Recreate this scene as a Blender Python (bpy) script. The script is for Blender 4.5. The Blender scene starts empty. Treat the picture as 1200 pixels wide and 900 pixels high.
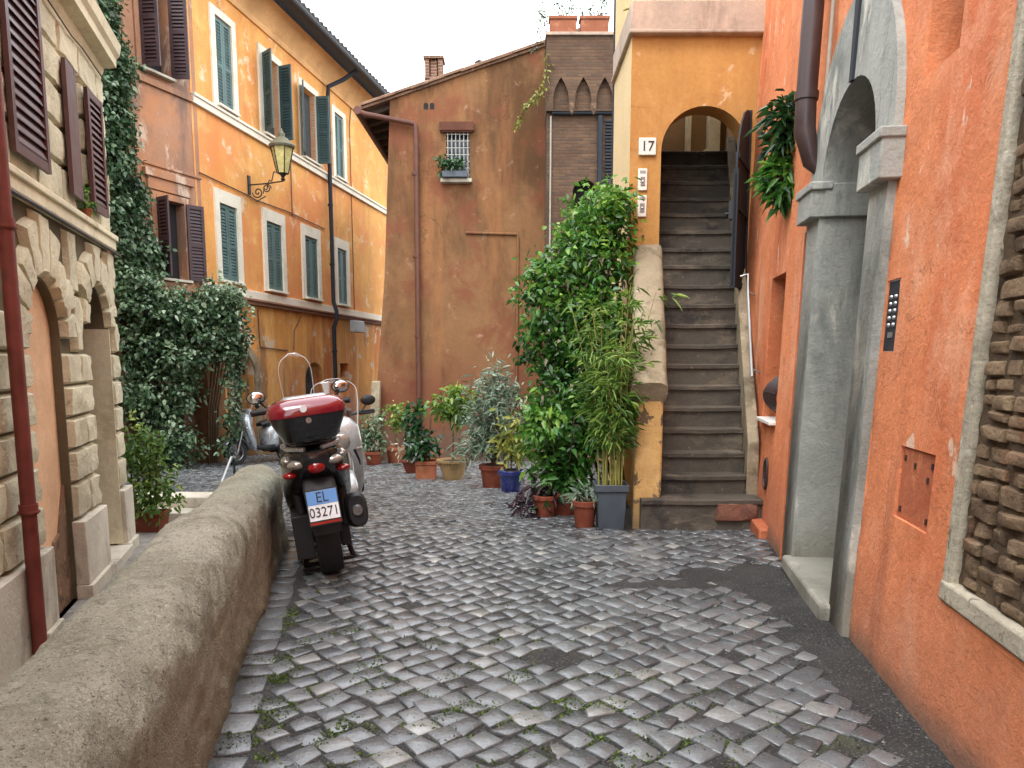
import bpy, bmesh, math, random
import numpy as np
from mathutils import Vector, Matrix, noise as mnoise
from mathutils.geometry import tessellate_polygon, delaunay_2d_cdt

scene = bpy.context.scene
COL = scene.collection
random.seed(7)
RNG = np.random.default_rng(11)
R = math.radians

# ------------------------------------------------------------------ camera, sky, sun, exposure
EYE = 1.38
PITCH = math.atan(.13)
FPX, YC = 900.0, 537.0                       # focal length and principal point of the 1200 x 900 photograph
cam = bpy.data.cameras.new('camera')
cam.lens = 27.0
cam.sensor_width = 36.0
cam.shift_y = (YC - 450.0) / 1200.0
cam.clip_start = .05
cam.clip_end = 600
camo = bpy.data.objects.new('camera', cam)
camo.location = (0, 0, EYE)
camo.rotation_euler = (R(90) - PITCH, 0, 0)
COL.objects.link(camo)
scene.camera = camo

world = bpy.data.worlds.new('World')
scene.world = world
world.use_nodes = True
wn, wl = world.node_tree.nodes, world.node_tree.links
bg = wn['Background']
sky = wn.new('ShaderNodeTexSky')
sky.sky_type = 'NISHITA'
sky.sun_disc = False
sky.sun_elevation = R(58)
sky.sun_rotation = R(200)
wmix = wn.new('ShaderNodeMix')
wmix.data_type = 'RGBA'
wmix.inputs['Factor'].default_value = .88
wl.new(sky.outputs[0], wmix.inputs[6])
wmix.inputs[7].default_value = (8.5, 8.8, 9.2, 1)        # the even white of a closed cloud cover
wl.new(wmix.outputs[2], bg.inputs['Color'])
bg.inputs['Strength'].default_value = .15

sun = bpy.data.lights.new('sun', 'SUN')
sun.energy = .9
sun.angle = R(25)
sun.color = (1, .98, .95)
suno = bpy.data.objects.new('sun', sun)
suno.rotation_euler = (R(32), 0, R(-20))
COL.objects.link(suno)

scene.view_settings.view_transform = 'Standard'
scene.view_settings.look = 'None'
scene.view_settings.gamma = 1
scene.view_settings.exposure = 1.55
scene.cycles.use_denoising = True
scene.cycles.max_bounces = 6
scene.cycles.transparent_max_bounces = 8

# ------------------------------------------------------------------ helpers
def srgb(r, g, b, k=1.0):
    def f(c):
        c /= 255.0
        return (c / 12.92 if c <= .04045 else ((c + .055) / 1.055) ** 2.4) * k
    return (f(r), f(g), f(b), 1)

def smooth(a, b, x):
    t = min(1, max(0, (x - a) / (b - a)))
    return t * t * (3 - 2 * t)

def ray(px, py):
    a, b = (px - 600) / FPX, -(py - YC) / FPX
    return Vector((a, math.cos(PITCH) + b * math.sin(PITCH), -math.sin(PITCH) + b * math.cos(PITCH)))

def at(px, py, Y):
    d = ray(px, py)
    return Vector((0, 0, EYE)) + d * (Y / d.y)

def terrain(X, Y):
    t = max(0, Y - 5.6)
    st = -.075 * (t - .4 * (1 - math.exp(-t / .4)))
    lf = -.45 - .05 * max(0, Y - 10)
    if Y < 6: return 0.0
    w = smooth(-3.3, -1.7, X)
    lf = st + (lf - st) * smooth(6, 7.2, Y)
    return lf + (st - lf) * w

def on_ground(px, py):
    d = ray(px, py)
    t = 2.0
    while t < 40:
        p = Vector((0, 0, EYE)) + d * t
        if p.z < terrain(p.x, p.y): return p
        t += .01
    return p

def fnoise(x, y, z): return mnoise.noise(Vector((x, y, z)))

class MB:
    def __init__(self): self.v, self.f = [], []
    def add(self, vs, fs):
        o = len(self.v)
        self.v.extend([tuple(p) for p in vs])
        self.f.extend([tuple(i + o for i in q) for q in fs])
        return self
    def box(self, a0, a1, b0, b1, c0, c1, F=None):
        F = F or (lambda a, b, c: (a, b, c))
        vs = [F(a, b, c) for a in (a0, a1) for b in (b0, b1) for c in (c0, c1)]
        return self.add(vs, [(0, 1, 3, 2), (4, 6, 7, 5), (0, 4, 5, 1), (2, 3, 7, 6), (0, 2, 6, 4), (1, 5, 7, 3)])
    def prism(self, poly, d0, d1, F):                       # poly in (s, z), extruded from depth d0 to d1
        n = len(poly)
        vs = [F(s, d0, z) for s, z in poly] + [F(s, d1, z) for s, z in poly]
        tri = tessellate_polygon([[Vector((s, z, 0)) for s, z in poly]])
        fs = [tuple(t) for t in tri] + [tuple(n + i for i in reversed(t)) for t in tri]
        fs += [(i, (i + 1) % n, n + (i + 1) % n, n + i) for i in range(n)]
        return self.add(vs, fs)
    def holed(self, outer, holes, d, depth, F):             # a wall face with openings and their reveals
        loops = [outer] + holes
        flat = [p for l in loops for p in l]
        tri = tessellate_polygon([[Vector((s, z, 0)) for s, z in l] for l in loops])
        self.add([F(s, d, z) for s, z in flat], [tuple(t) for t in tri])
        for k, h in enumerate(holes):
            dep = depth[k] if isinstance(depth, (list, tuple)) else depth
            n = len(h)
            self.add([F(s, d, z) for s, z in h] + [F(s, d - dep, z) for s, z in h],
                     [(i, (i + 1) % n, n + (i + 1) % n, n + i) for i in range(n)])
        return self
    def tube(self, pts, r, n=10, cap=True):
        pts = [Vector(p) for p in pts]
        rs = r if isinstance(r, (list, tuple)) else [r] * len(pts)
        up = None
        rings = []
        for i, p in enumerate(pts):
            t = (pts[min(i + 1, len(pts) - 1)] - pts[max(i - 1, 0)]).normalized()
            if up is None:
                up = Vector((0, 0, 1)) if abs(t.z) < .9 else Vector((1, 0, 0))
            a = t.cross(up).normalized()
            up = a.cross(t).normalized()
            rings.append([p + (a * math.cos(2 * math.pi * k / n) + up * math.sin(2 * math.pi * k / n)) * rs[i] for k in range(n)])
        return self.loft(rings, cap)
    def loft(self, rings, cap=True, closed=True):
        n = len(rings[0])
        vs = [p for r in rings for p in r]
        fs = []
        m = n if closed else n - 1
        for i in range(len(rings) - 1):
            for k in range(m):
                fs.append((i * n + k, i * n + (k + 1) % n, (i + 1) * n + (k + 1) % n, (i + 1) * n + k))
        if cap:
            fs.append(tuple(reversed(range(n))))
            fs.append(tuple((len(rings) - 1) * n + k for k in range(n)))
        return self.add(vs, fs)
    def lathe(self, prof, c=(0, 0, 0), n=20, cap=True):
        rings = [[(c[0] + r * math.cos(2 * math.pi * k / n), c[1] + r * math.sin(2 * math.pi * k / n), c[2] + z) for k in range(n)] for r, z in prof]
        return self.loft(rings, cap)
    def ball(self, c, r, n=14, m=9):
        rx, ry, rz = r if isinstance(r, (list, tuple)) else (r, r, r)
        rings = []
        for j in range(m + 1):
            a = -math.pi / 2 + math.pi * (j + .001) / (m + .002)
            rings.append([(c[0] + rx * math.cos(a) * math.cos(2 * math.pi * k / n), c[1] + ry * math.cos(a) * math.sin(2 * math.pi * k / n), c[2] + rz * math.sin(a)) for k in range(n)])
        return self.loft(rings, True)
    def pillow(self, M, u0, u1, v0, v1, d0, d1, nu=6, nv=5, rough=.012, rim=.03, seed=0, M3=None):
        # a rough-faced stone: rounded rim, uneven face. M maps (u, v, d) to the world
        g = []
        for j in range(nv + 1):
            for i in range(nu + 1):
                fu, fv = i / nu, j / nv
                # push the outer rows in to make a tight rim
                wu = (1 if i in (0, nu) else 0)
                wv = (1 if j in (0, nv) else 0)
                u = u0 + (u1 - u0) * fu
                v = v0 + (v1 - v0) * fv
                if i == 1: u = u0 + min(rim, (u1 - u0) * .3)
                if i == nu - 1: u = u1 - min(rim, (u1 - u0) * .3)
                if j == 1: v = v0 + min(rim, (v1 - v0) * .3)
                if j == nv - 1: v = v1 - min(rim, (v1 - v0) * .3)
                if wu or wv: d = d0
                else:
                    e = (i in (1, nu - 1)) + (j in (1, nv - 1))
                    d = d1 - e * (d1 - d0) * .05 + rough * fnoise(u * 9 + seed * 3.1, v * 9 + seed, seed * 1.7) * 1.6
                    d = max(d, d0 + .004)
                g.append(M(u, v, d))
        fs = []
        for j in range(nv):
            for i in range(nu):
                a = j * (nu + 1) + i
                fs.append((a, a + 1, a + nu + 2, a + nu + 1))
        return self.add(g, fs)
    def build(self, name, mat, parent=None, angle=35, bevel=0, solid=0):
        me = bpy.data.meshes.new(name)
        me.from_pydata(self.v, [], self.f)
        bm = bmesh.new()
        bm.from_mesh(me)
        bmesh.ops.recalc_face_normals(bm, faces=bm.faces)
        bm.to_mesh(me)
        bm.free()
        me.materials.append(mat)
        me.shade_smooth()
        me.set_sharp_from_angle(angle=R(angle))
        o = bpy.data.objects.new(name, me)
        COL.objects.link(o)
        if parent: o.parent = parent
        if solid:
            m = o.modifiers.new('solid', 'SOLIDIFY')
            m.thickness = solid
            m.offset = -1
        if bevel:
            m = o.modifiers.new('bevel', 'BEVEL')
            m.width = bevel
            m.segments = 2
            m.limit_method = 'ANGLE'
            m.angle_limit = R(40)
        return o

def tag(o, label, cat, group=None):
    o['label'], o['category'] = label, cat
    if group: o['group'] = group
    return o

def empty(name, label, cat, loc=(0, 0, 0), rot=(0, 0, 0), group=None):
    o = bpy.data.objects.new(name, None)
    o.location, o.rotation_euler = loc, rot
    o.empty_display_size = .2
    COL.objects.link(o)
    return tag(o, label, cat, group)

def structure(o, kind='structure'):
    o['kind'] = kind
    return o

def arch(s0, s1, z0, zs, n=14, rise=None):                  # outline of an arched opening, counter-clockwise
    c, r = (s0 + s1) / 2, (s1 - s0) / 2
    h = r if rise is None else rise
    pts = [(s0, z0), (s1, z0)]
    pts += [(c + r * math.cos(math.pi * k / n), zs + h * math.sin(math.pi * k / n)) for k in range(n + 1)]
    return pts

def rect(s0, s1, z0, z1): return [(s0, z0), (s1, z0), (s1, z1), (s0, z1)]

def frame(o, d, n, sh=0.0, s_ref=0.0, lean=0.0):
    # wall coordinates: s along the wall, d out towards the street, z up
    def F(s, q, z):
        q2 = q - lean * z
        return (o[0] + d[0] * s + n[0] * q2, o[1] + d[1] * s + n[1] * q2, z - sh * (s - s_ref) * z)
    return F

def hinge(F, sh, d0, phi):
    c, s_ = math.cos(phi), math.sin(phi)
    return lambda a, b, z: F(sh + a * c - b * s_, d0 + a * s_ + b * c, z)

# ------------------------------------------------------------------ materials
def new_mat(name):
    m = bpy.data.materials.new(name)
    m.use_nodes = True
    nt = m.node_tree
    return m, nt.nodes, nt.links, nt.nodes['Principled BSDF']

def node_noise(N, L, scale, detail=6, rough=.6, stretch=(1, 1, 1), off=(0, 0, 0), dist=0):
    tc = N.new('ShaderNodeTexCoord')
    mp = N.new('ShaderNodeMapping')
    mp.inputs['Scale'].default_value = stretch
    mp.inputs['Location'].default_value = off
    L.new(tc.outputs['Object'], mp.inputs[0])
    n = N.new('ShaderNodeTexNoise')
    n.inputs['Scale'].default_value = scale
    n.inputs['Detail'].default_value = detail
    n.inputs['Roughness'].default_value = rough
    n.inputs['Distortion'].default_value = dist
    L.new(mp.outputs[0], n.inputs['Vector'])
    return n.outputs['Fac']

def node_range(N, L, src, lo, hi, a=0.0, b=1.0):
    m = N.new('ShaderNodeMapRange')
    m.interpolation_type = 'SMOOTHSTEP'
    L.new(src, m.inputs[0])
    for i, v in zip((1, 2, 3, 4), (lo, hi, a, b)): m.inputs[i].default_value = v
    return m.outputs[0]

def node_mix(N, L, fac, a, b, mode='MIX'):
    m = N.new('ShaderNodeMix')
    m.data_type = 'RGBA'
    m.blend_type = mode
    for sock, val in ((m.inputs['Factor'], fac), (m.inputs[6], a), (m.inputs[7], b)):
        if hasattr(val, 'is_output'): L.new(val, sock)
        else: sock.default_value = val
    return m.outputs[2]

def node_math(N, L, op, a, b):
    m = N.new('ShaderNodeMath')
    m.operation = op
    for i, val in enumerate((a, b)):
        if hasattr(val, 'is_output'): L.new(val, m.inputs[i])
        else: m.inputs[i].default_value = val
    return m.outputs[0]

def scale_c(c, k): return (min(1, c[0] * k), min(1, c[1] * k), min(1, c[2] * k), 1)

def zband(N, L, z0, z1, wob=.25, scale=1.5):
    # 1 below z0, 0 above z1, with a ragged edge: damp and dirt rising from the ground
    tc = N.new('ShaderNodeTexCoord')
    sp = N.new('ShaderNodeSeparateXYZ')
    L.new(tc.outputs['Object'], sp.inputs[0])
    nz = node_noise(N, L, scale, 5)
    w = node_math(N, L, 'MULTIPLY_ADD', nz, wob)
    w.node.inputs[2].default_value = -wob / 2
    z = node_math(N, L, 'ADD', sp.outputs['Z'], w)
    return node_range(N, L, z, z0, z1, 1, 0)

def plaster(name, base, layers=(), bands=(), var=.16, rough=.88, bump=.35, fine=45, vscale=1.1, bdist=.012, grain=.10, cracks=0.0, cscale=1.3):
    m, N, L, P = new_mat(name)
    v = node_noise(N, L, vscale, 9, .65)
    col = node_mix(N, L, node_range(N, L, v, .3, .7), scale_c(base, 1 - var), scale_c(base, 1 + var))
    g = node_noise(N, L, fine * .55, 4, .7)
    col = node_mix(N, L, node_range(N, L, g, .35, .65, 0, grain * 2), col, scale_c(base, .55))
    for i, (c, sc, lo, hi, amt, st) in enumerate(layers):
        f = node_noise(N, L, sc, 8, .68, st, (i * 3.7 + 1.3, i * 1.9, i * 5.1), .3)
        col = node_mix(N, L, node_range(N, L, f, lo, hi, 0, amt), col, c)
    for c, z0, z1, amt, wob in bands:
        b = zband(N, L, z0, z1, wob)
        col = node_mix(N, L, node_math(N, L, 'MULTIPLY', b, amt), col, c)
    if cracks:
        n1_ = node_noise(N, L, cscale, 7, .62, ONE, (9.1, 2.3, 4.4), .6)
        line = node_range(N, L, node_math(N, L, 'ABSOLUTE', node_math(N, L, 'SUBTRACT', n1_, .5), 0), 0, .007, 1, 0)
        mask = node_range(N, L, node_noise(N, L, cscale * .8, 3, .5, ONE, (1, 8, 3)), .50, .62)
        col = node_mix(N, L, node_math(N, L, 'MULTIPLY', node_math(N, L, 'MULTIPLY', line, mask), cracks), col, scale_c(base, .35))
    L.new(col, P.inputs['Base Color'])
    P.inputs['Roughness'].default_value = rough
    P.inputs['Specular IOR Level'].default_value = .25
    f1 = node_noise(N, L, fine, 6, .7)
    f2 = node_noise(N, L, fine * .12, 5, .6)
    h = node_math(N, L, 'ADD', f1, node_math(N, L, 'MULTIPLY', f2, 2.2))
    b = N.new('ShaderNodeBump')
    b.inputs['Strength'].default_value = bump
    b.inputs['Distance'].default_value = bdist
    L.new(h, b.inputs['Height'])
    L.new(b.outputs[0], P.inputs['Normal'])
    return m

def simple(name, base, rough=.5, metal=0.0, var=.12, sc=12, spec=.5, bump=0.0, coat=0.0):
    m, N, L, P = new_mat(name)
    v = node_noise(N, L, sc, 6, .6)
    L.new(node_mix(N, L, node_range(N, L, v, .3, .7), scale_c(base, 1 - var), scale_c(base, 1 + var)), P.inputs['Base Color'])
    L.new(node_range(N, L, v, .25, .75, max(.02, rough - .1), min(1, rough + .1)), P.inputs['Roughness'])
    P.inputs['Metallic'].default_value = metal
    P.inputs['Specular IOR Level'].default_value = spec
    P.inputs['Coat Weight'].default_value = coat
    if bump:
        b = N.new('ShaderNodeBump')
        b.inputs['Strength'].default_value = bump
        b.inputs['Distance'].default_value = .008
        L.new(node_noise(N, L, sc * 6, 5, .65), b.inputs['Height'])
        L.new(b.outputs[0], P.inputs['Normal'])
    return m

def foliage(name, c0, c1, c2, rough=.42, trans=.22):
    m, N, L, P = new_mat(name)
    a = N.new('ShaderNodeAttribute')
    a.attribute_name = 'tint'
    r = N.new('ShaderNodeValToRGB')
    r.color_ramp.elements[0].color = c0
    r.color_ramp.elements[1].color = c2
    e = r.color_ramp.elements.new(.55)
    e.color = c1
    L.new(a.outputs['Fac'], r.inputs[0])
    L.new(r.outputs[0], P.inputs['Base Color'])
    P.inputs['Roughness'].default_value = rough
    P.inputs['Specular IOR Level'].default_value = .5
    t = N.new('ShaderNodeBsdfTranslucent')
    L.new(r.outputs[0], t.inputs[0])
    mx = N.new('ShaderNodeMixShader')
    mx.inputs[0].default_value = trans
    L.new(P.outputs[0], mx.inputs[1])
    L.new(t.outputs[0], mx.inputs[2])
    L.new(mx.outputs[0], N['Material Output'].inputs['Surface'])
    return m

def brick_mat(name, c1, c2, mortar, sw=1.0):
    m, N, L, P = new_mat(name)
    tc = N.new('ShaderNodeTexCoord')
    sp = N.new('ShaderNodeSeparateXYZ')
    L.new(tc.outputs['Object'], sp.inputs[0])
    cb = N.new('ShaderNodeCombineXYZ')
    L.new(sp.outputs['X'], cb.inputs[0])
    L.new(sp.outputs['Z'], cb.inputs[1])
    warp = N.new('ShaderNodeVectorMath')
    warp.operation = 'ADD'
    nz = N.new('ShaderNodeTexNoise')
    nz.inputs['Scale'].default_value = 5
    sc = N.new('ShaderNodeVectorMath')
    sc.operation = 'SCALE'
    sc.inputs['Scale'].default_value = .03
    L.new(cb.outputs[0], nz.inputs['Vector'])
    L.new(nz.outputs['Color'], sc.inputs[0])
    L.new(cb.outputs[0], warp.inputs[0])
    L.new(sc.outputs[0], warp.inputs[1])
    b = N.new('ShaderNodeTexBrick')
    b.inputs['Scale'].default_value = 1
    b.inputs['Brick Width'].default_value = .24 * sw
    b.inputs['Row Height'].default_value = .062 * sw
    b.inputs['Mortar Size'].default_value = .009 * sw
    b.inputs['Mortar Smooth'].default_value = .3
    b.inputs['Color1'].default_value = c1
    b.inputs['Color2'].default_value = c2
    b.inputs['Mortar'].default_value = mortar
    L.new(warp.outputs[0], b.inputs['Vector'])
    v = node_noise(N, L, 1.3, 8, .65)
    col = node_mix(N, L, node_range(N, L, v, .4, .65, 0, .75), b.outputs['Color'], scale_c(c1, .42))
    v2 = node_noise(N, L, 7, 8, .7, off=(3, 3, 3))
    col = node_mix(N, L, node_range(N, L, v2, .52, .7, 0, .6), col, scale_c(c2, 1.5))
    L.new(col, P.inputs['Base Color'])
    P.inputs['Roughness'].default_value = .92
    bp = N.new('ShaderNodeBump')
    bp.inputs['Strength'].default_value = .7
    bp.inputs['Distance'].default_value = .012
    hh = node_math(N, L, 'SUBTRACT', node_math(N, L, 'MULTIPLY', v2, .8), b.outputs['Fac'])
    L.new(hh, bp.inputs['Height'])
    L.new(bp.outputs[0], P.inputs['Normal'])
    return m

ONE = (1, 1, 1)
STREAK = (1, 1, .16)
M = {}
M['coral'] = plaster('coral_plaster', srgb(224, 138, 92), [
    (srgb(200, 106, 68), 1.1, .46, .64, .7, (1, 1, .35)), (srgb(230, 170, 134), 1.6, .50, .68, .75, (1, 1, .5)),
    (srgb(160, 96, 74), 4, .58, .72, .55, (1, 1, .5)), (srgb(224, 150, 112), 7, .54, .66, .6, ONE), (srgb(222, 194, 170), 4.5, .635, .66, .8, (1, 1, .45)), (srgb(150, 84, 62), 1.7, .55, .68, .55, (1, 1, .12))],
    [(srgb(186, 120, 92), .1, .7, .5, .6), (srgb(112, 94, 82), -.02, .16, .8, .3)], var=.14, bump=.6, fine=52, bdist=.014, cracks=.7, cscale=1.6, grain=.16)
M['coral_trim'] = plaster('coral_trim', srgb(176, 100, 68), [(srgb(238, 160, 112), 3, .5, .7, .6, ONE), (srgb(170, 84, 52), 4, .56, .72, .5, ONE)], var=.1, bump=.5)
M['ochre'] = plaster('ochre_plaster', srgb(192, 143, 82), [
    (srgb(168, 108, 56), 1.2, .48, .7, .6, (1, 1, .25)), (srgb(206, 158, 100), 1.9, .52, .72, .6, ONE), (srgb(150, 104, 66), 2.2, .55, .70, .6, (1, 1, .14)), (srgb(214, 186, 148), 3.4, .60, .66, .7, ONE)],
    var=.10, bump=.4, cracks=.6, cscale=1.2)
M['ochre_worn'] = plaster('worn_ochre_plaster', srgb(200, 158, 100), [
    (srgb(112, 92, 74), 2.6, .535, .55, .95, ONE), (srgb(220, 180, 124), 2.4, .5, .7, .6, ONE), (srgb(84, 70, 58), 6, .555, .575, .9, (1, 1, .7))],
    [(srgb(96, 80, 62), -.05, .30, .75, .35)], bump=.7)
M['pale_yellow'] = plaster('pale_yellow_plaster', srgb(214, 188, 142), [(srgb(222, 178, 110), 2, .5, .7, .5, STREAK)], var=.06)
M['concrete'] = plaster('weathered_concrete', srgb(150, 136, 112), [
    (srgb(88, 80, 62), 2.6, .52, .66, .75, ONE), (srgb(186, 174, 152), 4, .54, .7, .6, ONE), (srgb(100, 92, 58), 7, .58, .7, .5, ONE)], bump=.7, fine=34)
M['slab'] = plaster('pale_concrete', srgb(176, 156, 138), [(srgb(118, 104, 92), 2.4, .5, .68, .7, STREAK), (srgb(206, 176, 150), 3, .52, .7, .6, (1, 1, .3))], bump=.4)
M['orange'] = plaster('orange_plaster', srgb(226, 166, 94), [
    (srgb(216, 130, 82), .32, .44, .64, .75, (1, 1, .8)), (srgb(246, 196, 126), 1.1, .52, .72, .7, ONE), (srgb(214, 132, 62), 1.6, .5, .7, .5, STREAK),
    (srgb(230, 208, 178), 2.4, .57, .68, .75, ONE), (srgb(170, 120, 84), 1.1, .54, .70, .5, (1, 1, .12))],
    var=.10, bump=.3, cracks=.6, cscale=.9)
M['orange_low'] = plaster('stained_orange_plaster', srgb(216, 152, 80), [
    (srgb(184, 106, 60), .8, .48, .62, .85, STREAK), (srgb(230, 184, 116), 1.1, .46, .62, .8, STREAK), (srgb(140, 106, 78), 1.3, .5, .62, .85, STREAK),
    (srgb(206, 190, 168), 1.8, .57, .63, .9, ONE)], [(srgb(120, 98, 78), -1.2, .4, .7, .8)], bump=.4)
M['pink'] = plaster('faded_pink_plaster', srgb(172, 128, 100), [
    (srgb(122, 100, 88), .9, .46, .6, .85, (1, 1, .35)), (srgb(190, 128, 84), .7, .5, .66, .7, ONE), (srgb(204, 182, 160), 1.8, .57, .66, .85, (1, 1, .5)),
    (srgb(126, 92, 72), 2.5, .6, .72, .6, STREAK)], [(srgb(112, 84, 62), -.4, 1.4, .7, .8)], bump=.4)
M['brown'] = plaster('brown_plaster', srgb(132, 96, 64), [
    (srgb(84, 58, 36), .55, .44, .60, .85, (1, 1, .5)), (srgb(146, 100, 64), .7, .47, .63, .8, STREAK), (srgb(120, 70, 50), 1.2, .5, .64, .7, ONE),
    (srgb(176, 144, 118), 3.0, .585, .76, .7, ONE), (srgb(70, 46, 36), 2.1, .60, .72, .5, STREAK)],
    [(srgb(102, 52, 42), .4, 1.8, .6, .9), (srgb(92, 82, 70), -.75, .35, .75, .9)], var=.12, bump=.4, fine=26, cracks=.7, cscale=.8)
M['cream'] = plaster('cream_stone', srgb(218, 210, 180), [
    (srgb(176, 166, 132), 2.2, .5, .68, .7, ONE), (srgb(232, 220, 184), 3, .52, .7, .6, ONE), (srgb(112, 102, 78), 9, .62, .72, .6, ONE)],
    [(srgb(150, 138, 118), -.4, .9, .5, .9)], bump=1.0, fine=26, bdist=.02)
M['cream_flat'] = plaster('cream_trim', srgb(226, 216, 184), [(srgb(170, 156, 120), 2, .5, .7, .7, ONE), (srgb(150, 134, 100), 5, .58, .7, .5, STREAK)], bump=.4)
M['joint'] = plaster('joint_mortar', srgb(104, 94, 74), bump=.6)
M['travertine'] = plaster('travertine', srgb(206, 198, 180), [(srgb(146, 138, 122), 2.4, .5, .66, .7, (1, 1, .5)), (srgb(110, 100, 86), 8, .6, .7, .5, ONE)], bump=.5)
M['pinkfill'] = plaster('pink_infill_plaster', srgb(226, 182, 142), [(srgb(206, 150, 108), 1.8, .5, .7, .6, STREAK), (srgb(238, 206, 172), 3, .54, .7, .5, ONE)], bump=.2)
M['oldbrick'] = plaster('exposed_brick', srgb(128, 100, 78), [(srgb(82, 66, 54), 7, .48, .6, .8, ONE), (srgb(168, 140, 112), 11, .55, .65, .7, ONE)], bump=1.0, fine=22)
M['greystone'] = plaster('grey_door_stone', srgb(160, 161, 153), [
    (srgb(104, 108, 102), 2.2, .48, .66, .75, (1, 1, .35)), (srgb(204, 200, 186), 3, .52, .64, .8, (1, 1, .4)), (srgb(84, 88, 84), 7, .56, .7, .6, STREAK)],
    [(srgb(120, 112, 96), .1, .5, .6, .3)], bump=.6)
M['steps'] = plaster('worn_stair_stone', srgb(86, 79, 70), [(srgb(44, 40, 38), 2.4, .48, .66, .8, ONE), (srgb(92, 82, 70), 5, .56, .72, .6, ONE), (srgb(128, 114, 96), 2.2, .50, .66, .6, (1, 1, 3)), (srgb(150, 128, 104), 18, .62, .68, .6, ONE)], bump=.6, rough=.65)
M['redblock'] = plaster('reddish_stone', srgb(124, 84, 68), [(srgb(86, 60, 52), 6, .5, .65, .7, ONE)], bump=.8)
M['parapet'] = plaster('rough_render', srgb(214, 210, 186), [
    (srgb(172, 166, 144), 1.7, .46, .62, .5, ONE), (srgb(230, 226, 206), 2.6, .48, .62, .75, ONE), (srgb(136, 130, 110), 6, .56, .68, .5, ONE),
    (srgb(166, 160, 136), 16, .52, .64, .6, ONE), (srgb(244, 240, 226), 70, .56, .64, .8, ONE), (srgb(92, 88, 72), 75, .57, .66, .8, ONE),
    (srgb(70, 66, 52), 150, .56, .64, .8, ONE), (srgb(128, 126, 84), 4, .58, .70, .5, ONE)],
    [(srgb(188, 174, 146), .26, .46, .65, .3), (srgb(88, 88, 56), -.02, .09, .7, .16)], bump=1.0, fine=120, bdist=.035, rough=.95, grain=.22, cracks=.8, cscale=2.2)
M['rubble'] = plaster('rubble_stone', srgb(128, 106, 82), [(srgb(88, 70, 55), 5, .46, .62, .8, ONE), (srgb(172, 152, 120), 7, .54, .68, .75, ONE), (srgb(140, 92, 68), 3, .56, .68, .7, ONE)], bump=1.0, fine=24, bdist=.02)
M['mortar'] = plaster('earth_mortar', srgb(96, 80, 62), [(srgb(60, 48, 40), 6, .5, .65, .8, ONE)], bump=1.0, fine=28)
M['brick'] = brick_mat('tower_brick', srgb(110, 80, 56), srgb(80, 58, 44), srgb(84, 74, 62), .95)
M['redbrick'] = brick_mat('chimney_brick', srgb(122, 80, 60), srgb(104, 72, 56), srgb(150, 134, 114), 1.0)
M['rooftile'] = plaster('roof_tile', srgb(128, 98, 78), [(srgb(84, 72, 62), 3, .48, .66, .8, ONE), (srgb(176, 140, 112), 5, .56, .7, .7, ONE)], bump=.6)
M['darkeave'] = simple('dark_eave', srgb(52, 50, 50), .8)
M['wood_dark'] = simple('eave_timber', srgb(70, 58, 48), .8)
M['white_frame'] = plaster('white_window_stone', srgb(228, 220, 200), [(srgb(190, 178, 150), 1.7, .5, .7, .6, ONE)], var=.05, bump=.2)
M['teal'] = simple('grey_green_paint', srgb(84, 108, 104), .6, var=.2, sc=3)
M['teal_dark'] = simple('blue_green_paint', srgb(60, 80, 80), .55, var=.2, sc=3)
M['wine'] = simple('brown_shutter_paint', srgb(82, 48, 44), .5, var=.2, sc=4)
M['darkwine'] = simple('dark_brown_shutter_paint', srgb(62, 42, 44), .5, var=.2, sc=4)
M['black'] = simple('black_iron', srgb(34, 34, 36), .5, var=.15)
M['gate'] = simple('gate_sheet_iron', srgb(40, 44, 50), .75, var=.2, sc=5, spec=.3)
M['dark'] = simple('dark_interior', srgb(30, 28, 28), .9)
M['darkwood'] = simple('dark_door_wood', srgb(52, 44, 38), .7, var=.2, sc=6)
M['redpipe'] = simple('red_brown_pipe', srgb(112, 52, 44), .5, var=.22, sc=8)
M['brownpipe'] = simple('brown_pipe', srgb(62, 44, 42), .42, var=.15, sc=6)
M['copper'] = simple('rusty_gutter', srgb(92, 54, 40), .6, var=.2, sc=6)
M['greymetal'] = simple('grey_metal', srgb(160, 162, 161), .4, .8, var=.1)
M['whitepvc'] = simple('white_conduit', srgb(150, 144, 130), .6)
M['greypvc'] = simple('grey_plastic', srgb(150, 152, 152), .5)
M['marble'] = plaster('white_marble', srgb(232, 226, 216), [(srgb(206, 198, 186), 4, .5, .7, .6, ONE)], var=.04, bump=.1, rough=.5)
M['terracotta'] = plaster('terracotta', srgb(146, 88, 62), [(srgb(176, 126, 96), 6, .52, .7, .6, ONE), (srgb(130, 70, 48), 5, .52, .7, .5, ONE)], bump=.25, rough=.8)
M['terracotta_red'] = plaster('red_terracotta', srgb(128, 66, 48), [(srgb(160, 100, 76), 6, .55, .72, .5, ONE), (srgb(110, 52, 38), 5, .52, .7, .5, ONE)], bump=.25, rough=.75)
M['beigepot'] = plaster('beige_clay', srgb(150, 122, 84), [(srgb(112, 96, 68), 5, .5, .66, .7, ONE)], bump=.3)
M['greypot'] = simple('slate_grey_plastic', srgb(72, 80, 88), .5, var=.1)
M['bluepot'] = simple('blue_glaze', srgb(30, 38, 100), .2, var=.15, coat=.5)
M['soil'] = plaster('potting_soil', srgb(56, 44, 34), bump=1.0)
M['bark'] = plaster('brown_bark', srgb(92, 74, 56), [(srgb(60, 48, 36), 8, .5, .65, .7, STREAK)], bump=.8)
M['cane'] = simple('bamboo_cane', srgb(146, 142, 70), .5, var=.25, sc=5)
M['glass'] = simple('dark_window_glass', srgb(60, 68, 74), .08, var=.1, spec=.6)
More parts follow.
